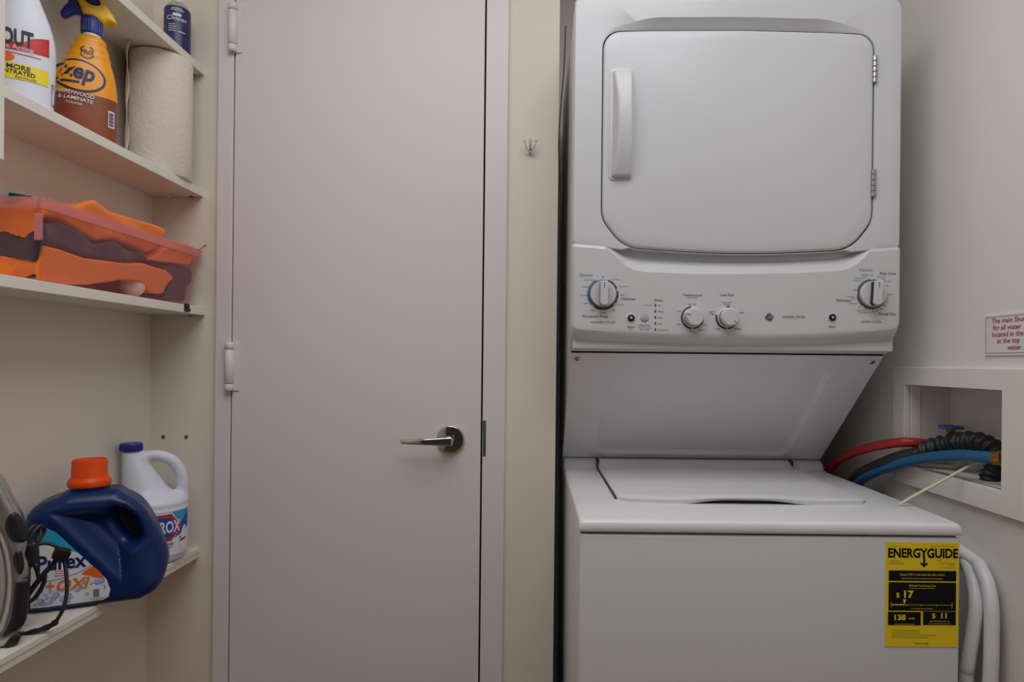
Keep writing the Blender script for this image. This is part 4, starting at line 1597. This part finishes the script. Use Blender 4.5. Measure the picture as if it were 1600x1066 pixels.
# ---- paper towel roll
pt = empty('paper_towel_roll', (-0.8695, 1.484, Z2), R35(30), 'white paper towel roll standing at the far end of the second shelf', 'paper towels')
m = MB().lathe([(0.0205, 0.0), (0.060, 0.0), (0.0655, 0.0015), (0.0668, 0.004), (0.0672, 0.14), (0.0668, 0.2735), (0.0655, 0.2765), (0.060, 0.2775), (0.0205, 0.2775)], (0, 0, 0), 72)
# quilted relief
vv_ = np.array(m.v)
rad = np.hypot(vv_[:, 0], vv_[:, 1])
m.build('sheets', 'paper', pt, True, True)
MB().lathe([(0.0205, 0.001), (0.0205, 0.2765), (0.019, 0.2765), (0.019, 0.001)], (0, 0, 0), 32).build('core', 'card', pt, True, True)
m = MB()
rows = []
for j in range(25):
    z = 0.272 * j / 24 + 0.002
    row = []
    for i in range(8):
        a = R35(200 + 4 * i)
        r = 0.0674 + 0.0034 * i + 0.0012 * math.sin(z * 60 + i) * i * 0.4
        row.append((r * math.cos(a), r * math.sin(a) - 0.0006 * i, z + 0.012 * (i / 7) ** 2 * (j / 24)))
    rows.append(row)
v = [p for r in rows for p in r]
m.add(v, [(j * 8 + i, j * 8 + i + 1, (j + 1) * 8 + i + 1, (j + 1) * 8 + i) for j in range(24) for i in range(7)])
fl = m.build('loose_sheet', 'paper', pt, True, True)
fl.modifiers.new('thickness', 'SOLIDIFY').thickness = 0.0008

# ---- small cleaner bottle on the top shelf
cb = empty('cleaner_bottle', (-0.852, 1.520, Z1), R35(29), 'small dark blue cleaner bottle with white cap on the topmost shelf', 'bottle', 'bottles on the shelves')
cbt = Bottle([(0, 0, 0.0255, 0.0255), (0.003, 0, 0.0275, 0.0275), (0.02, 0, 0.0282, 0.0282), (0.10, 0, 0.0282, 0.0282), (0.112, 0, 0.0268, 0.0268), (0.122, 0, 0.022, 0.022), (0.128, 0, 0.0155, 0.0155), (0.131, 0, 0.0125, 0.0125)], 2.0, 5)
cbt.mesh().build('bottle', 'clear', cb, True, True)
cbt.mesh(z0=0.006, z1=0.1125, grow=0.0004).build('label', 'cleaner', cb, True, True)
q = MB().lathe([(0.0132, 0.129), (0.0136, 0.131), (0.0136, 0.148), (0.012, 0.151), (0, 0.151)], (0, 0, 0), 32)
q.build('cap', 'lblwhite', cb, True, True)
g = lift(cbt.front(), 0.0006)
m = MB()
m.text('Cleaner', sk(g, -0.001, 0.081, -0.05), 0.0145, 'CENTER', 0.9, 0.0)
m.rect(-0.010, 0.008, 0.0865, 0.0925, lift(g, 0.0003))
for k in range(4):
    m.rect(-0.018, -0.004 + 0.002 * (k % 2), 0.066 - 0.005 * k, 0.0672 - 0.005 * k, g)
m.rect(0.002, 0.016, 0.050, 0.0518, g)
m.rect(-0.012, 0.010, 0.104, 0.1055, g)
m.rect(-0.014, 0.014, 0.100, 0.1015, g)
m.build('lettering', 'clorox', cb, False, True)

# ---- blue detergent jug
pj = empty('detergent_jug', (-0.832, 1.237, Z4), R35(26), 'big dark blue laundry detergent jug with an orange cap', 'detergent jug', 'jugs on the lowest shelf')
S = 0.001
jsil = [(-0.108, 0.0), (0.070, 0.0), (0.095, 0.012), (0.109, 0.032), (0.116, 0.062), (0.113, 0.088), (0.101, 0.122), (0.086, 0.155), (0.066, 0.186), (0.040, 0.205), (0.024, 0.214), (-0.046, 0.214),
        (-0.062, 0.207), (-0.095, 0.193), (-0.109, 0.176), (-0.1145, 0.140), (-0.1145, 0.04), (-0.113, 0.006)]
hole = [(0.026, 0.176), (0.042, 0.174), (0.060, 0.152), (0.068, 0.128), (0.066, 0.116), (0.056, 0.114), (0.044, 0.128), (0.030, 0.156)]
scp = [(-0.080, 0.186), (0.030, 0.050), (0.044, 0.036), (0.052, 0.052), (0.066, 0.090), (0.085, 0.120), (0.070, 0.172), (0.03, 0.190)]


jsil = [tuple(p) for p in smooth_path(jsil[1:15], 3)] + jsil[15:] + [jsil[0]]
hole = [tuple(p) for p in smooth_path(hole + [hole[0]], 3)][:-1]


def f_jug(X, Y, Z):
    d2 = sd_poly(X, Z, jsil)
    d2 = np.where(Y < 0.012, smax(d2, -(sd_poly(X, Z, hole) - 0.002), 0.006), d2)
    ds = sd_poly(X, Z, scp)
    t = np.clip(-ds / 0.040, 0, 1)
    t = t * t * (3 - 2 * t)
    half = 0.055 - 0.030 * t
    # narrower towards the neck and the handle side
    half = half - 0.014 * np.clip((Z - 0.165) / 0.05, 0, 1) ** 1.5 - 0.020 * np.clip((X - 0.04) / 0.075, 0, 1) ** 1.5 * np.clip((Z - 0.03) / 0.06, 0, 1)
    half = half - 0.010 * np.clip((np.abs(X) - 0.07) / 0.045, 0, 1) ** 2
    r = 0.020
    a, b = d2 + r, np.abs(Y) - half + r
    return (np.minimum(np.maximum(a, b), 0) + np.sqrt(np.maximum(a, 0) ** 2 + np.maximum(b, 0) ** 2) - r) * 0.8


jm = sdf_mesh(f_jug, (-0.125, -0.066, -0.006), (0.126, 0.066, 0.224), 0.0026)
jm.v = [(a, b, max(c, 0.0)) for a, b, c in jm.v]
jm.build('jug_body', 'navy', pj, True, True)
MB().lathe([(0.030, 0.209), (0.030, 0.218), (0, 0.218)], (-0.0185, 0, 0.002), 36).build('neck', 'navy', pj, True, True)
cap = MB().lathe([(0.0350, 0.2155), (0.0358, 0.217), (0.0358, 0.224), (0.0345, 0.2275), (0.0315, 0.231), (0.0300, 0.234), (0.0290, 0.262), (0.0280, 0.2655), (0.0265, 0.266), (0.0260, 0.2635), (0.0, 0.2635)], (-0.0185, 0, 0.004), 56)
cap_o = cap.build('cap', 'orange', pj, True, True)
g = sdf_front_grid(f_jug, -0.104, 0.034, 0.006, 0.166)
g1, g2, g3 = lift(g, 0.0002), lift(g, 0.0007), lift(g, 0.0012)
lab = [(-0.098, 0.012), (0.012, 0.012), (0.021, 0.017), (0.024, 0.030), (0.018, 0.050), (0.0, 0.073), (-0.036, 0.117), (-0.060, 0.146), (-0.075, 0.156), (-0.098, 0.158)]
m = MB().poly(lab, g1)
la = m.build('label', 'lblwhite', pj, True, True)
m = MB().poly([(-0.098, 0.135), (-0.060, 0.122), (-0.026, 0.1055), (-0.036, 0.117), (-0.060, 0.146), (-0.075, 0.156), (-0.098, 0.158)], g2)
m.build('label_band', 'lblcyan', la, True, True)
m = MB()
m.text('Purex', sk(g2, -0.052, 0.0905, 0.0), 0.038, 'CENTER', 0.82, 0.025)
pts = [(-0.085, 0.060), (-0.06, 0.060), (-0.03, 0.067), (-0.010, 0.078), (0.000, 0.086)]
m.build('lettering', 'lblnavy', la, False, True)
m = MB()
pth = smooth_path([(-0.095, 0.058), (-0.06, 0.060), (-0.03, 0.067), (-0.012, 0.076), (-0.003, 0.084)], 6)
for a, b in zip(pth, pth[1:]):
    m.add([g2(a[0], a[1]), g2(b[0], b[1]), g2(b[0], b[1] + 0.0009), g2(a[0], a[1] + 0.0009)], [(0, 1, 2, 3)])
m.build('label_line', 'ink', la, False, True)
m = MB()
m.poly([(-0.022, 0.066), (-0.006, 0.078), (0.000, 0.075), (0.010, 0.062), (0.014, 0.052), (0.000, 0.057)], g2)
m.text('+', sk(g3, -0.068, 0.0485, 0), 0.024, 'CENTER', 1.0, 0.03)
m.text('OXI', sk(lift(g, 0.0017), -0.036, 0.0485, 0), 0.028, 'CENTER', 1.0, 0.02, 0.25)
m.build('lettering', 'lblorange', la, False, True)
m = MB()
m.text('OXI', sk(g3, -0.036, 0.0485, 0), 0.028, 'CENTER', 1.0, 0.06, 0.25)
m.build('lettering', 'lblwhite', la, False, True)
m = MB()
for k in range(3):
    m.rect(-0.062, -0.040, 0.0665 + 0.0042 * k, 0.0675 + 0.0042 * k, g2)
m.build('small_print', 'lblred', la, False, True)
rnd = random.Random(4)
b1, b2 = MB(), MB()
for k in range(46):
    x, z = rnd.uniform(-0.092, 0.012), rnd.uniform(0.0175, 0.043)
    if x > -0.03:
        z = rnd.uniform(0.020, 0.052)
    if x > -0.012 and z < 0.036:
        continue
    r = rnd.uniform(0.0018, 0.0056)
    gz = lift(g, 0.0005 + 0.00001 * k)
    b2.poly(ell(x, z, r, r, 16), gz)
    b1.poly(ell(x - 0.15 * r, z + 0.15 * r, r * 0.78, r * 0.78, 16), lift(g, 0.0006 + 0.00001 * k))
b2.build('bubble_rims', 'lblbubble2', la, False, True)
b1.build('bubbles', 'lblbubble', la, False, True)
m = MB().rect(-0.005, 0.0135, 0.0175, 0.0395, g3)
bc_o = m.build('barcode_field', 'lblwhite', la, False, True)
m = MB()
for k in range(9):
    x = -0.0025 + k * 0.0011
    m.rect(x, x + 0.0006, 0.0200, 0.0350, lift(g, 0.0017))
m.build('barcode', 'lblnavy', bc_o, False, True)
m = MB()
m.text('PUREX', lambda a, b: (-0.0185 + a, b, 0.2685), 0.014, 'CENTER')
m.build('cap_lettering', 'lblred', cap_o, False, True)

# ---- white bleach jug
cj = empty('bleach_jug', (-0.8655, 1.472, Z4), R35(30), 'white bleach jug with a dark blue cap and blue label', 'bleach jug', 'jugs on the lowest shelf')


def f_blj(X, Y, Z):
    rad_ = np.sqrt(X ** 2 + Y ** 2) - 0.0685 + 0.0020 * np.exp(-((Z - 0.128) / 0.004) ** 2) + 0.0016 * np.exp(-((Z - 0.014) / 0.004) ** 2)
    d = extr(rad_, Z - 0.076, 0.076, 0.024)
    cone = sd_capsule(X, Y, Z, (-0.009, 0, 0.118), (-0.047, 0, 0.246), 0.058, 0.0190)
    d = smin(d, cone, 0.020)
    hp = [(-0.034, 0, 0.236), (-0.012, 0, 0.241), (0.012, 0, 0.239), (0.036, 0, 0.225), (0.052, 0, 0.197), (0.0565, 0, 0.168), (0.054, 0, 0.14)]
    hp = smooth_path(hp, 3)
    h = sd_capsule(X, Y, Z, hp[0], hp[1], 0.0110)
    for a, b in zip(hp[1:], hp[2:]):
        h = np.minimum(h, sd_capsule(X, Y, Z, a, b, 0.0125))
    d = smin(d, h, 0.012)
    d = smax(d, Z - 0.2565, 0.002)
    return d


bm_ = sdf_mesh(f_blj, (-0.080, -0.080, -0.006), (0.080, 0.080, 0.264), 0.0026)
bm_.v = [(a, b, max(c, 0.0)) for a, b, c in bm_.v]
bm_.build('jug_body', 'clorox', cj, True, True)
cp_ = MB().lathe([(0.0215, 0.2545), (0.0225, 0.256), (0.0225, 0.270), (0.021, 0.2725), (0, 0.2725)], (-0.0475, 0, 0), 40)
for k in range(40):
    a = 2 * math.pi * k / 40
    x, y = -0.0475 + 0.0224 * math.cos(a), 0.0224 * math.sin(a)
    cp_.box(x - 0.0006, x + 0.0006, y - 0.0006, y + 0.0006, 0.2565, 0.2695)
cp_.build('cap', 'capblue', cj, True, True)


RS = np.linspace(0.055, 0.085, 121)


def cyl_map(r):
    """(arc length, height) -> point r - 0.0685 above the jug surface"""
    def gg(s, z):
        a = s / 0.0685
        d = f_blj(RS * math.sin(a), -RS * math.cos(a), np.full_like(RS, z))
        i = int(np.argmax(d > 0))
        t = d[i - 1] / (d[i - 1] - d[i])
        q = RS[i - 1] + t * (RS[i] - RS[i - 1]) + (r - 0.0685)
        return (q * math.sin(a), -q * math.cos(a), z)
    return gg


c0, c1, c2, c3, c4 = cyl_map(0.0690), cyl_map(0.0693), cyl_map(0.0697), cyl_map(0.0701), cyl_map(0.0705)
m = MB().rect(-0.085, 0.085, 0.022, 0.120, c0)
lb = m.build('label', 'lblwhite', cj, True, True)
def strip(cm, lo, hi, rows=12):
    xs2 = np.linspace(-0.085, 0.085, 40)
    q = MB()
    q.add([cm(x, lo(x) + (hi(x) - lo(x)) * k / rows) for k in range(rows + 1) for x in xs2],
          [(k * 40 + i, k * 40 + i + 1, (k + 1) * 40 + i + 1, (k + 1) * 40 + i) for k in range(rows) for i in range(39)])
    return q


strip(c1, lambda x: 0.056 + 0.022 * max(0, (x - 0.02) / 0.065) ** 1.4, lambda x: 0.120).build('label_sky', 'lblsky', lb, True, True)
strip(c2, lambda x: 0.0535 + 0.028 * max(0, (x - 0.01) / 0.075) ** 1.6, lambda x: 0.0575 + 0.06 * max(0, (x - 0.005) / 0.08) ** 1.3).build('label_swoosh', 'lblblue', lb, True, True)
dia = lambda sx, sz: [(0.010 + x * sx, 0.0850 + z * sz * 1.5) for x, z in ((-0.047, 0.0), (-0.024, 0.0185), (0.024, 0.0185), (0.047, 0.0), (0.024, -0.0185), (-0.024, -0.0185))]
m = MB().poly(dia(1.04, 1.22), c2)
m.build('emblem_halo', 'lblwhite', lb, True, True)
m = MB().poly(dia(1.0, 1.1), cyl_map(0.0699))
m.build('emblem_border', 'lblred', lb, True, True)
m = MB().poly(dia(0.87, 0.84), c3)
m.build('emblem_field', 'lblblue', lb, True, True)
m = MB()
m.text('CLOROX', shift(c4, 0.010, 0.0850), 0.036, 'CENTER', 0.58, 0.03)
m.build('lettering', 'lblwhite', lb, False, True)
m = MB()
m.text('Splash-less Formula'.split()[1] if False else 'Fresh Formula', shift(cyl_map(0.0702), 0.014, 0.0485), 0.0085, 'CENTER', 1.0, 0.01, 0.15)
for k in range(3):
    m.rect(-0.02, 0.036 - 0.006 * k, 0.0385 - 0.005 * k, 0.0395 - 0.005 * k, c1)
m.build('lettering', 'ink', lb, False, True)
m = MB()
m.text('Whitens and cleans', shift(c2, 0.014, 0.0425), 0.0060, 'CENTER', 1.0, 0.0, 0.1)
m.build('lettering', 'lblred', lb, False, True)
m = MB().poly(ell(0.066, 0.067, 0.007, 0.017, 24, -0.2), c3).rect(0.056, 0.072, 0.028, 0.050, c3)
m.build('machine_print', 'lblwhite', lb, False, True)
m = MB().poly(ell(0.064, 0.052, 0.010, 0.0028, 20, 0.15), c4).poly(ell(0.056, 0.0585, 0.002, 0.0022, 12), c4)
m.build('machine_print', 'inkgrey', lb, False, True)

# ---- pink translucent basket
KX = -0.806                     # rim plane facing the room
bY0, bY1 = 1.045, 1.560
bw0, bw1 = XL + 0.005, KX
bk = empty('storage_basket', ((bw0 + bw1) / 2, (bY0 + bY1) / 2, Z3), label='pink translucent plastic basket full of orange and slate cloths', cat='basket')
BH = 0.137


def basket_ring(z, ins, r=0.016):
    t = 1 - z / BH
    d = 0.009 * t + ins
    dy = 0.018 * t + ins
    dy2 = 0.036 * t + ins
    cor = [(bw0 + d * 0.4, bY0 + dy * 0.55, r), (bw1 - d, bY0 + dy * 0.55, r), (bw1 - d, bY1 - dy2, r), (bw0 + d * 0.4, bY1 - dy2, r)]
    return [(p[0], p[1], Z3 + z) for p in round_poly(cor)]


rings = [basket_ring(0.0012, 0.002), basket_ring(0.004, 0.0), basket_ring(0.04, 0.0), basket_ring(0.08, 0), basket_ring(0.118, 0), basket_ring(0.120, -0.0028), basket_ring(BH, -0.0032), basket_ring(BH + 0.0008, -0.0022),
         basket_ring(BH, -0.001), basket_ring(0.121, -0.0005)]
MB().rings(rings[:5], True, False).build('shell', 'pink', bk, True, flat_angle=50)
MB().rings(rings[4:], False, False).build('rim', 'pinkrim', bk, True, flat_angle=50)
x, y, z = P(60, 352, bY0 - 0.003)
m = MB().box(x - 0.0065, x + 0.0065, bY0 - 0.004, bY0 - 0.001, z - 0.024, z + 0.020, 0.001)
m.build('tab', 'pinkrim', bk)


def yzp(px, py, X=-0.817):
    p = PX(px, py, X)
    return (p[1], p[2])


Zq = lambda zx, zy: (zx / 4.264, 270 + zy / 4.264)


def cloth(name, zpts, x0, x1, m_, label, amp=0.004, seed=0, r=0.007, h=0.0026, X=-0.817):
    pts = [yzp(*Zq(a, b), X) for a, b in zpts]
    pts = [(min(max(a, bY0 + 0.0095), bY1 - 0.012), max(b, Z3 + 0.004)) for a, b in pts]
    ys = [p[0] for p in pts]
    zs = [p[1] for p in pts]
    xc, hw = (x0 + x1) / 2, (x1 - x0) / 2

    def f(X_, Y_, Z_):
        wob = amp * (np.sin(Y_ * 60 + seed) * np.cos(X_ * 70 + seed * 2) + 0.6 * np.sin(Z_ * 150 + Y_ * 35 + seed * 3))
        return (extr(sd_poly(Y_, Z_ + 0.004 * np.sin(X_ * 45 + seed), pts), X_ - xc, hw, r) + 0.5 * wob) * 0.8
    mm = sdf_mesh(f, (x0 - 0.008, min(ys) - 0.012, min(zs) - 0.014), (x1 + 0.008, max(ys) + 0.012, max(zs) + 0.014), h)
    lim = bw1 - 0.004 - 0.0009 * seed
    ynear = bY0 + 0.006 + 0.0016 * seed
    mm.v = [(min(max(a, bw0 + 0.004), lim - 0.009 * max(0, 1 - (c - Z3) / BH)), min(max(b, ynear), bY1 - 0.007 - 0.036 * max(0, 1 - (c - Z3) / BH)), max(c, Z3 + 0.0035)) for a, b, c in mm.v]
    return tag(mm.build(name, m_, None, True, flat_angle=80), label, 'cloth', 'cloths in the pink basket')


cx0, cx1 = bw0 + 0.008, bw1 - 0.009
cloth('folded_cloth', [(300, 470), (460, 515), (700, 578), (960, 592), (1110, 640), (1155, 685), (1085, 790), (1010, 800), (940, 705), (700, 712), (600, 740), (240, 705), (-200, 690), (-400, 650), (-400, 575), (0, 590), (180, 560)], cx0, cx1, 'torange',
      'folded orange cloth lying lowest in the pink basket', seed=1)
cloth('folded_cloth', [(-400, 430), (150, 440), (285, 320), (400, 322), (640, 468), (760, 452), (840, 495), (940, 520), (990, 572), (860, 586), (700, 572), (460, 508), (300, 466), (180, 552), (0, 582), (-400, 570)], cx0, cx1 - 0.001, 'tgrey',
      'slate blue cloth between the orange cloths in the pink basket', seed=2)
cloth('folded_cloth', [(300, 205), (480, 235), (640, 190), (730, 255), (1100, 375), (1112, 400), (1045, 508), (985, 545), (930, 510), (870, 488), (765, 446), (640, 462), (540, 400), (400, 316), (300, 300)], cx0 + 0.01, cx1 - 0.002, 'torange',
      'orange cloth folded on top, rising above the basket rim', seed=3)
cloth('folded_cloth', [(-300, 130), (30, 130), (70, 105), (110, 110), (215, 185), (285, 215), (285, 310), (150, 432), (-300, 425)], cx0, cx1 - 0.012, 'torange',
      'orange cloth peaking above the near end of the basket', seed=4)
cloth('folded_cloth', [(985, 585), (1180, 458), (1300, 500), (1325, 550), (1270, 622), (1100, 605)], cx0 + 0.01, cx1 - 0.001, 'torange',
      'small orange cloth at the far end of the basket', seed=5, amp=0.0015)
cloth('folded_cloth', [(1060, 612), (1275, 632), (1310, 700), (1255, 760), (1240, 850), (1100, 830), (1160, 690)], cx0 + 0.01, cx1 - 0.001, 'tgrey',
      'knitted slate cloth at the far end under the small orange one', seed=6, amp=0.004)
# teal cloth behind the near orange peak
tp = [P(-30, 286, 1.07), P(-5, 290, 1.07), P(14, 306, 1.07), P(14, 340, 1.07), P(-30, 340, 1.07)]


def f_teal(X_, Y_, Z_):
    return extr(sd_poly(X_, Z_, [(p[0], p[2]) for p in tp]), Y_ - 1.135, 0.012, 0.005)


mm = sdf_mesh(f_teal, (-0.95, 1.115, 1.36), (-0.84, 1.155, 1.50), 0.0028)
sc_ = 1.135 / 1.07
mm.v = [(max(a, bw0 + 0.003), b, c) for a, b, c in mm.v]
tag(mm.build('folded_cloth', 'tteal', None, True, flat_angle=80), 'teal cloth showing behind the near end of the basket rim', 'cloth', 'cloths in the pink basket')
p = PX(217, 444, -0.829)
m = MB()
n_ = 24
m.lathe([(0.0245 * math.sin(math.pi * i / 16), -0.0245 * math.cos(math.pi * i / 16)) for i in range(17)], (p[0] - 0.014, p[1], Z3 + 0.0275), 32)
tag(m.build('dryer_ball', 'ball', None, True), 'small white ball at the bottom of the pink basket', 'ball')
# black clip on the shelf edge and pin on the basket rim
x, y, z = PX(293.5, 481, XS + 0.012)
cl = empty('binder_clip', (x, y, z - 0.007), label='small black clip on the edge of the basket shelf', cat='clip')
m = MB().box(x - 0.005, x + 0.003, y - 0.008, y + 0.008, z - 0.009, z - 0.001, 0.0015)
m.build('jaw', 'black', cl)
MB().box(x - 0.004, x + 0.002, y - 0.0095, y + 0.0065, z - 0.0005, z + 0.009, 0.002).build('jaw', 'black', cl)
a, b = PX(309, 392, bw1 + 0.002), PX(324, 381, bw1 + 0.002)
pn = empty('pin', a, label='black headed pin stuck in the far rim of the basket', cat='pin')
MB().tube([a, b], 0.0009, 8).build('shaft', 'black', pn, True)
MB().lathe([(0.0042 * math.sin(math.pi * i / 10), -0.0042 * math.cos(math.pi * i / 10)) for i in range(11)], b, 16).build('head', 'black', pn, True)

# ---- silver and black hand appliance with its cord at the near end of the lowest shelf
va = empty('clothes_steamer', (-0.858, 1.040, Z4), R35(38), 'silver and black corded hand appliance standing before the detergent jug', 'appliance')
T = lambda px, py: (px * 0.00080, (1005 - py) * 0.00104)
sil = [T(*p) for p in ((-90, 1004), (-88, 880), (-70, 800), (-40, 752), (-8, 742), (4, 757), (14, 777), (28, 803), (37, 830), (39, 850), (36, 868), (41, 880), (42, 896), (39, 906), (42, 915), (40, 945), (33, 975), (27, 990), (8, 1004))]
inn = [T(*p) for p in ((-66, 975), (-66, 880), (-50, 830), (-24, 818), (-8, 840), (2, 880), (3, 925), (-6, 965), (-20, 980))]


sil = [tuple(p) for p in smooth_path(sil, 3)]
inn = [tuple(p) for p in smooth_path(inn + [inn[0]], 2)][:-1]


def f_va(X, Y, Z):
    d2 = smax(sd_poly(X, Z, sil), -sd_poly(X, Z, inn), 0.004)
    return extr(d2, Y, 0.034, 0.012) * 0.9


mm = sdf_mesh(f_va, (-0.082, -0.042, -0.006), (0.042, 0.042, 0.282), 0.0024)
mm.v = [(a, b, max(c, 0)) for a, b, c in mm.v]
mm.build('body', 'silver', va, True, True)
fv = sdf_front(f_va, -0.06, 0.02)


def blob(name, pts, proud, m_, r=0.008):
    pts = [tuple(p) for p in smooth_path(pts + [pts[0]], 3)][:-1]

    def f(X, Y, Z):
        return extr(sd_poly(X, Z, pts), Y + 0.004, 0.030 + proud, r)
    xs_ = [p[0] for p in pts]
    zs_ = [p[1] for p in pts]
    sdf_mesh(f, (min(xs_) - 0.006, -0.05, min(zs_) - 0.006), (max(xs_) + 0.006, 0.05, max(zs_) + 0.006), 0.002).build(name, m_, va, True, True)


blob('grip_pad', [T(*p) for p in ((6, 800), (18, 796), (29, 808), (37, 830), (38, 843), (26, 847), (12, 842), (3, 826), (1, 812))], 0.003, 'black')
blob('switch', [T(*p) for p in ((20, 857), (29, 858), (33, 872), (34, 885), (30, 894), (24, 893), (18, 880), (16, 866))], 0.004, 'black', 0.005)
blob('lower_grip', [T(*p) for p in ((17, 903), (43, 902), (43, 918), (41, 945), (34, 976), (-4, 990), (10, 960))], 0.002, 'black')
blob('base_foot', [T(*p) for p in ((3, 1004), (10, 990), (27, 984), (30, 992), (24, 1003), (10, 1005))], 0.002, 'black', 0.006)
blob('side_knob', [T(*p) for p in ((36, 854), (52, 850), (58, 866), (56, 884), (42, 890), (38, 876))], -0.012, 'black', 0.005)
wc = lambda px, py, Y: P(px, py, Y)
cd = MB()
cd.tube(smooth_path([wc(45, 868, 1.075), wc(58, 852, 1.085), wc(78, 850, 1.095), wc(94, 860, 1.10), wc(101, 880, 1.10), wc(104, 905, 1.095), wc(104, 930, 1.09), wc(98, 953, 1.083), wc(88, 971, 1.078)], 8), 0.0030, 10)
cd.tube(smooth_path([wc(40, 935, 1.075), wc(62, 905, 1.085), wc(84, 880, 1.095), wc(96, 868, 1.10)], 8), 0.0042, 10)
cd.tube(smooth_path([wc(38, 945, 1.075), wc(55, 934, 1.085), wc(68, 912, 1.09), wc(70, 893, 1.09)], 8), 0.0035, 10)
cd.tube(smooth_path([wc(40, 905, 1.07), wc(50, 880, 1.085), wc(60, 905, 1.09), wc(45, 925, 1.085)], 8), 0.0030, 10)
cd.build('cord', 'rubber', va, True)
for dx in (0, 9):
    MB().tube(smooth_path([wc(38 + dx, 845, 1.075), wc(44 + dx, 832, 1.08), wc(54 + dx, 822, 1.09), wc(60 + dx, 830, 1.10), wc(50 + dx, 846, 1.09), wc(40 + dx, 852, 1.08)], 8), 0.0034, 10).build('cord_loop', 'rubber', va, True)
rr = [0.0052 if (i // 3) % 2 == 0 else 0.0042 for i in range(31)]
sp = smooth_path([wc(88, 972, 1.078), wc(75, 980, 1.075), wc(55, 987, 1.072), wc(36, 992, 1.068), wc(24, 995, 1.062), wc(14, 997, 1.058)], 6)
MB().tube(sp, rr[:len(sp)], 12).build('strain_relief', 'rubber', va, True)
a = Vector(wc(96, 866, 1.098))
m = MB()
bmx = bmesh.new()
bmesh.ops.create_cube(bmx, size=1.0)
bmesh.ops.bevel(bmx, geom=list(bmx.edges), offset=0.12, segments=2, affect='EDGES')
rot = Matrix.Rotation(0.45, 3, 'Y') @ Matrix.Rotation(R35(38), 3, 'Z')
for q in bmx.verts:
    q.co = a + rot @ Vector((q.co.x * 0.024, q.co.y * 0.018, q.co.z * 0.018))
m.addbm(bmx)
m.build('plug', 'black', va)
